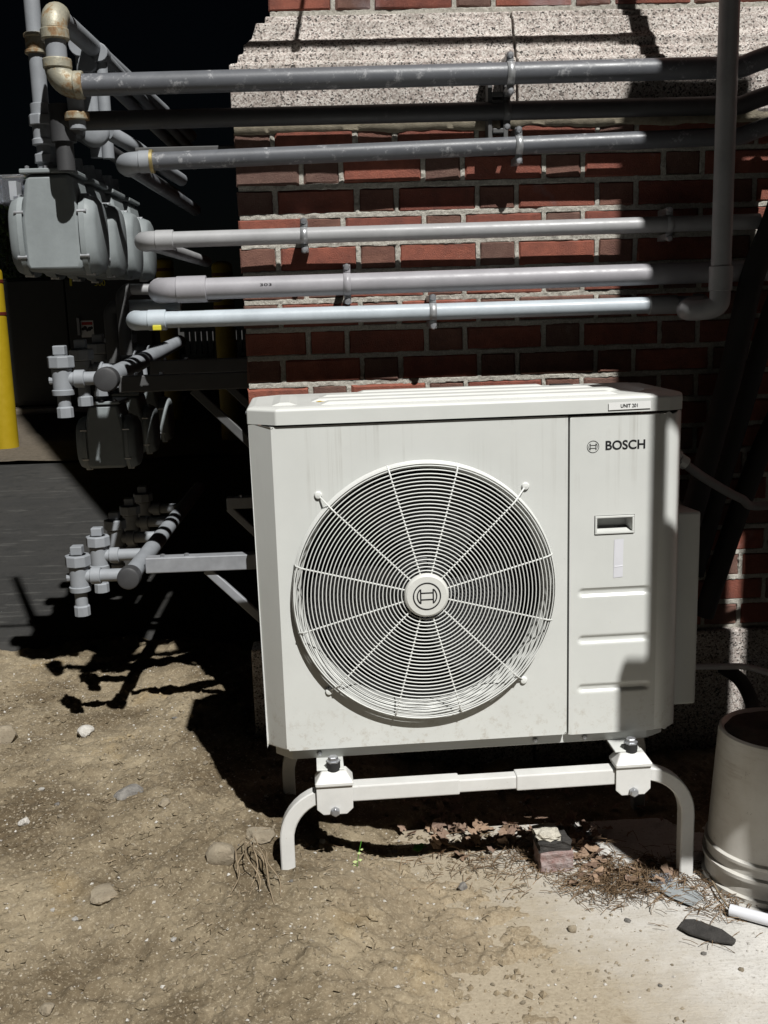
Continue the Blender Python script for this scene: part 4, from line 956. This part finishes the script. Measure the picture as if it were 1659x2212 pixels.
# hedge behind the transformer: leaf mass plus stems
def hedge(name, label, x0, x1, y0, y1, z0, z1, n, seed):
    g = np.random.default_rng(seed); T = Th(name, label, 'hedge', ((x0+x1)/2, (y0+y1)/2, z0)); mb = MB(); vs = []; fs = []
    for i in range(n):
        x, y = g.uniform(x0, x1), g.uniform(y0, y1); top = z1-.25+.35*math.sin(x*3.1)*.3+g.uniform(-.1, .15); z = z0+(top-z0)*g.random()**.6
        s = g.uniform(.025, .06); e = Euler((g.uniform(-1.2, 1.2), g.uniform(-1.2, 1.2), g.uniform(0, 6.3))).to_matrix(); k = len(vs)
        for q in ((-s, 0, 0), (0, -s*.45, .004), (s, 0, 0), (0, s*.45, .004)):
            v = e @ Vector(q); vs.append((x+v.x, y+v.y, z+v.z))
        fs.append((k, k+1, k+2, k+3))
    mb.add(vs, fs)
    mb.v = [tuple(Vector(v)-T.loc) for v in mb.v]; o = mb.build('foliage', 'foliage', T.o); o['kind'] = 'stuff'
    for i in range(7):
        x = x0+(x1-x0)*(i+.5)/7; T.part(MB().tube([(x, (y0+y1)/2, z0-.3), (x+.05, (y0+y1)/2, z0+.5*(z1-z0)), (x+.12, (y0+y1)/2+.05, z1-.2)], [.03, .022, .008], 7), 'stem', 'twigd')
hedge('hedge', 'dark leafy hedge behind the transformer cabinet', -6.5, -3.0, 10.2, 11.4, .3, 2.9, 9000, 3)
# white picket fence in the distance
fa, fb = PX(430, 690, 1, 13.), PX(520, 690, 1, 13.)
TF = Th('picket_fence', 'small white picket fence far beyond the bollards', 'fence', (fa.x, 13, .38))
n = 22
for i in range(n):
    x = fa.x-.2+(fb.x-fa.x+1.2)*i/(n-1); TF.part(MB().prism([(x-.035, .3), (x+.035, .3), (x+.035, 1.15), (x, 1.22), (x-.035, 1.15)], 13., 13.02), 'picket', 'fencew')
for zq in (.6, 1.0): TF.part(MB().box((fa.x-.3, 13.021, zq), (fb.x+1.1, 13.06, zq+.07)), 'rail', 'fencew')

# ================================================================== UNSEEN BLOCKS (added just outside the frame, shaped to shade the right side)
SX, SY = .30/.72, 1/.72       # shadow shift per metre of depth: x, z
qx = lambda q, y: q-SX*y
hz = lambda h, y: h-SY*y
ya = -1.05
TD = Th('unseen_shade_slabs', 'pair of tall unseen grey slabs added to shade the wall on the right', 'shade_slab', (1.4, ya, 0))  # unseen slabs, placed and sized to cast the shade on the wall
TD.part(MB().cbox((qx(.752, ya), ya, .25), (qx(1.075, ya), ya+.05, hz(1.80, ya)), .006), 'shade_slab', 'cab')
TD.part(MB().cbox((qx(1.125, ya), ya, .25), (qx(1.7, ya), ya+.05, hz(1.40, ya)), .006), 'shade_slab', 'cab')
TD.part(MB().cbox((qx(1.075, ya)+.001, ya+.01, hz(.62, ya)), (qx(1.125, ya)-.001, ya+.04, hz(1.36, ya)), .003), 'gap_block', 'cab')
for xq in (qx(.80, ya), qx(1.03, ya), qx(1.2, ya), qx(1.6, ya)): TD.part(MB().cbox((xq-.02, ya+.005, -.02), (xq+.02, ya+.045, .249), .003), 'leg', 'cab')
yb_ = -1.60
TC = Th('unseen_shade_block', 'unseen grey block on posts added to shade the right edge of the unit', 'shade block', (1.2, yb_, 0))  # unseen block, shaped to cast the shade on the unit's right edge
def blockp(q0, q1, h0, h1, nm, y0=0., d=.06): TC.part(MB().cbox((qx(q0, yb_), yb_+y0, hz(h0, yb_)), (qx(q1, yb_), yb_+y0+d, hz(h1, yb_)), .006), nm, 'cab')
blockp(.383, .80, -.94, -.150, 'block_body'); blockp(.383, .405, -.149, .55, 'side_post', 0., .05); blockp(.462, .80, -.149, .62, 'upper_box'); blockp(.406, .461, .13, .55, 'top_plate', .005, .04)
blockp(.312, .3825, -.60, -.46, 'shade_tab', .01, .04)  # added only to cast the dark patch low on the service panel
for q in (.52, .76): TC.part(MB().cbox((qx(q, yb_)-.018, yb_+.01, -.03), (qx(q, yb_)+.018, yb_+.046, hz(-.941, yb_)), .003), 'leg', 'cab')

# ================================================================== BUCKET, POLE, CLUTTER
bp = PX(1640, 1935, 2, 0.01); bx, by = bp.x+.066, bp.y+.10
TBk = Th('inverted_bucket', 'upside down white plastic bucket streaked with dirt', 'bucket', (bx, by, surf(bx, by)))
z0 = surf(bx, by)-.004
prof = [(.150, 0), (.153, .004), (.153, .016), (.147, .020), (.1455, .052), (.1525, .056), (.1525, .064), (.1455, .068), (.1445, .086), (.149, .090), (.149, .096), (.1425, .100), (.1360, .20), (.1265, .352), (.1245, .362), (.119, .366), (.1145, .362), (.112, .358), (.0, .358)]
TBk.part(MB().lathe([(a, b+z0) for a, b in prof], (bx, by, 0), 'z', 64), 'shell', 'bucket', smooth=30)
nn = 40; v = [(bx, by, z0+.368)]; f = []
for r_i in range(1, 7):
    for k in range(nn):
        a = 2*math.pi*k/nn; rr = .1155*r_i/6*(1+(.02*math.sin(5*a) if r_i < 6 else -.03+.03*math.sin(7*a))); v.append((bx+rr*math.cos(a), by+rr*math.sin(a), z0+.3585+(.006+.006*math.sin(3*a+r_i)+random.uniform(0, .004) if r_i < 6 else .0)))
for k in range(nn): f.append((0, 1+k, 1+(k+1) % nn))
for r_i in range(5):
    for k in range(nn): f.append((1+r_i*nn+k, 1+r_i*nn+(k+1) % nn, 1+(r_i+1)*nn+(k+1) % nn, 1+(r_i+1)*nn+k))
TBk.part(MB().add(v, f), 'soil_layer', 'soil', smooth=60)
for k in range(10):
    a = R(36*k+10); TBk.part(MB().cbox((bx+.1405*math.cos(a)-.003, by+.1405*math.sin(a)-.003, z0+.020), (bx+.1405*math.cos(a)+.003, by+.1405*math.sin(a)+.003, z0+.054), .001), 'rim_rib', 'bucket')
pp = PX(1650, 1560, 2, z0+.37); pw = Vector((bx+.075, by+.01, z0+.372))
TPl = Th('prop_pole', 'dark pole with a grey foot standing on the inverted bucket', 'pole', tuple(pw))
TPl.part(MB().tube([pw, pw+Vector((.012, .12, .95))], .017, 16), 'pole', 'hose', smooth=60)
TPl.part(MB().lathe([(.026, -.002), (.030, .002), (.028, .012), (.018, .028), (.018, .05)], tuple(pw), 'z', 20), 'foot', 'strutl', smooth=35)
# white PVC offcut and wire
a = PX(1577, 1965, 2, .014); b = PX(1700, 1998, 2, .014)
tag(MB().tube([a, b], .0125, 20).build('pvc_offcut', 'whitepvc', None, smooth=40, o=a), 'short white plastic pipe offcut lying by the bucket', 'pipe')
wp = [PX(1575, 1962, 2, .008), PX(1550, 1925, 2, .012), PX(1525, 1870, 2, .015), PX(1520, 1820, 2, .03), PX(1528, 1780, 2, .05)]
tag(MB().tube(smooth_path(wp, 8), .0022, 8).build('loose_wire', 'twig', None, smooth=60, o=wp[0]), 'thin pale wire curling along the bucket base', 'wire')
# half brick
hb0 = PX(1203, 1886, 2, .0); ang = .06
TH = thing('broken_brick', 'broken old brick with white mortar standing on end', 'brick', (hb0.x, hb0.y+.035, surf(hb0.x, hb0.y+.03)-.006), ang)
def lump(mn, mx, seed, jit=.004, sub=3):
    bm = bmesh.new(); bmesh.ops.create_cube(bm, size=1); bmesh.ops.subdivide_edges(bm, edges=bm.edges[:], cuts=sub, use_grid_fill=True); g = random.Random(seed)
    for v_ in bm.verts: v_.co = Vector([mn[i]+(v_.co[i]+.5)*(mx[i]-mn[i])+g.uniform(-jit, jit) for i in range(3)])
    bm.verts.index_update(); m_ = MB().add([v_.co for v_ in bm.verts], [[q.index for q in f_.verts] for f_ in bm.faces]); bm.free(); return m_
lump((-.040, -.030, 0), (.040, .045, .055), 3, .0022).build('lower_piece', 'oldpaint', TH, bevel=.003)
lump((-.041, -.022, .055), (.036, .050, .078), 4, .003).build('mortar_joint', 'charred', TH)
lump((-.042, -.014, .078), (.012, .040, .094), 5, .004).build('mortar_cap', 'oldmortar', TH)
# charred strip and metal plate
def flat_piece(name, label, cat, outline, z, th, mat, bend=0.):
    pts = [PX(x, y, 2, z) for x, y in outline]; c = sum(pts, Vector())/len(pts); n = len(pts)
    m_ = MB(); m_.add([(p.x, p.y, p.z) for p in pts]+[(p.x, p.y, p.z+th) for p in pts], [tuple(range(n)), tuple(range(n, 2*n))]+[(k, (k+1) % n, n+(k+1) % n, n+k) for k in range(n)])
    return tag(m_.build(name, mat, None, bevel=min(.0015, th*.3), o=c), label, cat)
flat_piece('charred_strip', 'black charred wooden strip lying on the pale concrete', 'wood strip', [(1466, 2006), (1478, 1990), (1500, 1990), (1560, 2012), (1590, 2034), (1586, 2042), (1540, 2036), (1490, 2020)], .004, .006, 'charred')
flat_piece('metal_plate', 'thin bent grey metal plate among pine needles by the stand leg', 'metal plate', [(1395, 1905), (1440, 1900), (1515, 1930), (1520, 1940), (1495, 1958), (1450, 1940)], .006, .002, 'sheet')
flat_piece('glass_shard', 'clear glass shard beside the metal plate', 'glass shard', [(1408, 1890), (1446, 1886), (1455, 1903), (1420, 1912)], .010, .002, 'clear')
def rock(px, py, wpx, lab, mat, hs=.7, sink=.25, seed=0, name='rock'):
    p = PX(px, py, 2, .05)
    for _ in range(4): p = PX(px, py, 2, surf(p.x, p.y))
    r_ = wpx/2*(p-CAM).length/FPX; g = random.Random(seed); bm = bmesh.new(); bmesh.ops.create_icosphere(bm, subdivisions=3, radius=1)
    ax = [(Vector((g.gauss(0, 1), g.gauss(0, 1), g.gauss(0, 1))).normalized(), g.uniform(.62, .92)) for _ in range(11)]
    for v_ in bm.verts:
        d = v_.co.normalized(); s = 1.
        for n_, k in ax:
            q = d.dot(n_)
            if q > 0: s = min(s, k/q)
        v_.co = d*s*(1+g.uniform(-.03, .03)); v_.co.z *= hs
        v_.co *= r_*1.12
    bm.verts.index_update(); m_ = MB().add([v_.co for v_ in bm.verts], [[q.index for q in f_.verts] for f_ in bm.faces]); bm.free()
    c = Vector((p.x, p.y+r_*.4, surf(p.x, p.y+r_*.4)+r_*hs*(1-2*sink)*.6)); m_.v = [tuple(Vector(v_)+c) for v_ in m_.v]
    return tag(m_.build(name, mat, None, smooth=28, o=c), lab, 'rock')
rock(478, 1868, 58, 'large tan rock beside the dry roots', 'rock_tan', .85, .2, 1)
rock(184, 1590, 34, 'pale white stone lying alone on the dirt', 'rock_white', .75, .2, 2)
rock(10, 1606, 50, 'tan half buried rock at the edge of the mound', 'rock_tan', .8, .2, 3)
rock(275, 1722, 56, 'flat grey speckled rock sunk in the mound', 'rock_grey', .55, .4, 4)
rock(225, 1940, 62, 'flat tan rock flush with the yellow soil', 'rock_tan', .35, .5, 5)
rock(52, 1780, 24, 'small cream stone with a dark side on the dirt', 'rock_white', .7, .3, 6)
rock(355, 1735, 26, 'cream stone at the shadow edge of the mound', 'rock_tan', .6, .3, 7)
rock(560, 1815, 60, 'low tan rock against the curved leg', 'rock_tan', .45, .4, 8)
rock(1000, 1920, 20, 'small tan pebble on the dusty concrete', 'rock_grey', .8, .2, 9)
rock(1238, 2012, 19, 'olive brown pebble on bare concrete', 'rock_tan', .8, .15, 10)
rock(100, 2190, 30, 'yellowish stone in the loose foreground soil', 'rock_tan', .7, .3, 11)
#rock(780, 2180, 70, 'broad yellowish rock barely out of the foreground soil', 'rock_tan', .3, .5, 12)
# loose pebbles: the larger ones singly, the rest as grit
pm = []
for k in range(4):
    g = random.Random(50+k); bm = bmesh.new(); bmesh.ops.create_icosphere(bm, subdivisions=1, radius=1)
    for v_ in bm.verts: v_.co *= g.uniform(.72, 1.12); v_.co.z *= .7
    me = bpy.data.meshes.new('pebble'); bm.to_mesh(me); bm.free(); me.materials.append(M[('rock_tan', 'rock_white', 'rock_grey', 'rock_tan')[k]]); pm.append(me)
g = random.Random(11)
for i in range(90):
    x, y = g.uniform(-1.05, .75), g.uniform(-1.15, .25)
    if (x > -.25 and y > -.45): continue
    s = g.uniform(.004, .0095); kq = g.randrange(4); o = bpy.data.objects.new('pebble', pm[kq]); col.objects.link(o); o.location = (x, y, surf(x, y)+s*.25); o.scale = (s, s*g.uniform(.7, 1.2), s*g.uniform(.6, 1)); o.rotation_euler = (0, 0, g.uniform(0, 6))
    cn = ('tan', 'white', 'grey', 'tan')[kq]; pl = 'the dusty concrete slab' if x > -.02-.42*y+.1 and y < -.55 else 'the bare dirt'
    tag(o, 'small loose %s pebble on %s' % (cn, pl), 'pebble', 'loose %s pebbles on %s' % (cn, pl))
def grit(n, seed, mat, x0, x1, y0, y1, smin, smax, name):
    g = np.random.default_rng(seed); xs, ys = g.uniform(x0, x1, n), g.uniform(y0, y1, n); zs = gz(xs, ys); sl = slab_z(xs, ys); on = (xs > 0) & (ys < -.42); zs = np.where(on, np.maximum(zs, sl), zs)
    T = np.array([(1, 0, 0), (.1, 1, 0), (-1, 0, 0), (0, -1, .1), (0, 0, .75), (0, 0, -.6)]); vs = []; fs = []
    for i in range(n):
        s = smin+(smax-smin)*g.random()**3; a = g.uniform(0, 6.28); c, s_ = math.cos(a), math.sin(a)
        for t in T*s*(.6+.7*g.random((6, 3)))+s*.15*g.standard_normal((6, 3)): vs.append((xs[i]+t[0]*c-t[1]*s_, ys[i]+t[0]*s_+t[1]*c, zs[i]+t[2]+s*.15))
        k = 6*i; fs += [(k, k+1, k+4), (k+1, k+2, k+4), (k+2, k+3, k+4), (k+3, k, k+4), (k+1, k, k+5), (k+2, k+1, k+5), (k+3, k+2, k+5), (k, k+3, k+5)]
    me = bpy.data.meshes.new(name); me.from_pydata(vs, [], fs); me.materials.append(M[mat]); o = bpy.data.objects.new(name, me); col.objects.link(o); return o
tag(grit(15000, 1, 'rock_tan', -1.4, .6, -1.4, 1.0, .001, .0055, 'loose_grit'), 'tan grit scattered over the dirt', 'gravel', kind='stuff')
tag(grit(2600, 2, 'rock_white', -1.5, .95, -1.5, 1.0, .001, .0055, 'pale_grit'), 'pale grit scattered over the dirt', 'gravel', kind='stuff')
tag(grit(6000, 3, 'dirt', -1.3, .35, -1.4, .6, .002, .011, 'soil_clods'), 'crumbled soil clods scattered over the dirt', 'soil', kind='stuff')
# dead leaves
lmesh = []
for k in range(6):
    g = random.Random(90+k); pts = []; n = 14
    for i in range(n):
        a = 2*math.pi*i/n; rr = (.55+.45*abs(math.sin(a*2.5+.3*k)))*g.uniform(.8, 1.1); pts.append((rr*math.cos(a)*1.0, rr*math.sin(a)*.62, .30*math.cos(a*1.0+k)*rr+.22*(rr*math.sin(a))**2*(1 if k % 2 else -1)+g.uniform(-.12, .12)))
    me = bpy.data.meshes.new('leaf'); me.from_pydata([(0, 0, .05)]+pts, [], [(0, 1+i, 1+(i+1) % n) for i in range(n)]); me.materials.append(M['leaf']); lmesh.append(me)
g = random.Random(21)
def leaf_at(x, y, zoff=0., lab='curled brown dead leaf in the litter under the stand bar', grp='dead leaves under the stand bar'):
    s = g.uniform(.012, .026); o = bpy.data.objects.new('dead_leaf', lmesh[g.randrange(6)]); col.objects.link(o); o.location = (x, y, surf(x, y)+.006+zoff); o.scale = (s, s, s); o.rotation_euler = (g.uniform(-.7, .7), g.uniform(-.7, .7), g.uniform(0, 6.3))
    tag(o, lab, 'leaf', grp)
for i in range(150):
    px, py = g.uniform(920, 1290), g.gauss(1826, 24); p = PX(px, py, 2, -.02); leaf_at(p.x, p.y, g.uniform(0, .02))
for i in range(45):
    px, py = g.uniform(1230, 1480), g.gauss(1880, 22); p = PX(px, py, 2, .0); leaf_at(p.x, p.y, g.uniform(0, .008), 'curled dead leaf among the pine needles by the right leg', 'dead leaves by the right leg')
for i in range(50):
    leaf_at(g.uniform(.05, .8), g.uniform(-.55, -.2), g.uniform(0, .02), 'dark dead leaf in the shade beneath the unit', 'dead leaves in the shade beneath the unit')
# pine needles and rootlets
def needles(n, seed, region, mat, name, lo=.02, hi=.05):
    g = random.Random(seed); m_ = MB()
    for i in range(n):
        px, py = g.gauss(region[0], region[1]), g.gauss(region[2], region[3]); p = PX(px, py, 2, .0); z = surf(p.x, p.y)+.002+abs(g.gauss(0, .006)); a = g.uniform(0, 3.14); L = g.uniform(lo, hi)/2
        d = Vector((math.cos(a)*L, math.sin(a)*L, g.uniform(-.3, .3)*L)); c = Vector((p.x, p.y, z)); m_.tube([c-d, c+Vector((0, 0, L*.15)), c+d], .0008, 3, cap=False)
    return tag(m_.build(name, mat), None, None, kind='stuff')
tag(needles(900, 31, (1350, 75, 1905, 26), 'needle', 'pine_needles'), 'brown pine needles piled by the right stand leg', 'pine needles')
tag(needles(420, 32, (1130, 120, 1860, 26), 'needle', 'needle_litter'), 'brown needle litter among the leaves under the bar', 'pine needles')
tag(needles(260, 33, (1560, 50, 1930, 40), 'needle', 'needle_litter'), 'brown needle litter round the bucket', 'pine needles')
tag(needles(300, 34, (500, 260, 1960, 110), 'twig', 'straw_bits', .006, .02), 'short straw bits strewn over the dirt', 'straw')
# dry roots by the left leg
g = random.Random(4); base = (535, 1815)
TRt = Th('dry_roots', 'bundle of dry pale roots beside the left curved leg', 'roots', tuple(PX(540, 1860, 2, .09)))
for i, (ex, ey) in enumerate(((498, 1925), (512, 1885), (540, 1905), (592, 1945), (606, 1932), (578, 1905), (560, 1925))):
    p0 = PX(base[0]+g.uniform(-8, 18), base[1]+g.uniform(-6, 10), 2, .13); p2 = PX(ex, ey, 2, .10); p2.z = surf(p2.x, p2.y)+.004; p0.z = surf(p0.x, p0.y)+.035
    mid = p0.lerp(p2, .5)+Vector((g.uniform(-.02, .02), g.uniform(-.01, .01), .018)); TRt.part(MB().tube(smooth_path([p0, p0.lerp(mid, .5)+Vector((g.uniform(-.012, .012), 0, g.uniform(-.004, .012))), mid, mid.lerp(p2, .5)+Vector((g.uniform(-.014, .014), g.uniform(-.01, .01), -.004)), p2], 5), [.0015]*20+[.0007], 6), 'root', 'twig', smooth=60)
# green leaf and seedling
p = PX(906, 1848, 2, -.0); me = lmesh[1].copy(); me.materials.clear(); me.materials.append(M['leafg']); o = bpy.data.objects.new('green_leaf', me); col.objects.link(o); o.location = (p.x, p.y, surf(p.x, p.y)+.022); o.scale = (.022, .022, .022); o.rotation_euler = (.5, .1, .6)
tag(o, 'single bright green leaf under the stand bar', 'leaf')
p = PX(772, 1888, 2, .05); p.z = surf(p.x, p.y)
TSd = Th('seedling', 'tiny pale green seedling sprouting in the dirt before the bar', 'plant', tuple(p))
TSd.part(MB().tube([p, p+Vector((.004, 0, .03)), p+Vector((.012, .004, .062))], .0008, 5), 'stem', 'leafg')
sl_ = simple('seedling_leaf', (.42, .5, .2), .6)
for (dx, dz, s) in ((-.004, .014, .006), (.008, .018, .005), (.006, .035, .005), (-.008, .004, .006), (.012, .044, .004)):
    c = p+Vector((dx, -.002, dz)); TSd.part(MB().add([c+Vector((-s, 0, 0)), c+Vector((0, -s*.4, -s*.5)), c+Vector((s, 0, .001)), c+Vector((0, s*.3, s*.5))], [(0, 1, 2, 3)]), 'leaf', sl_)
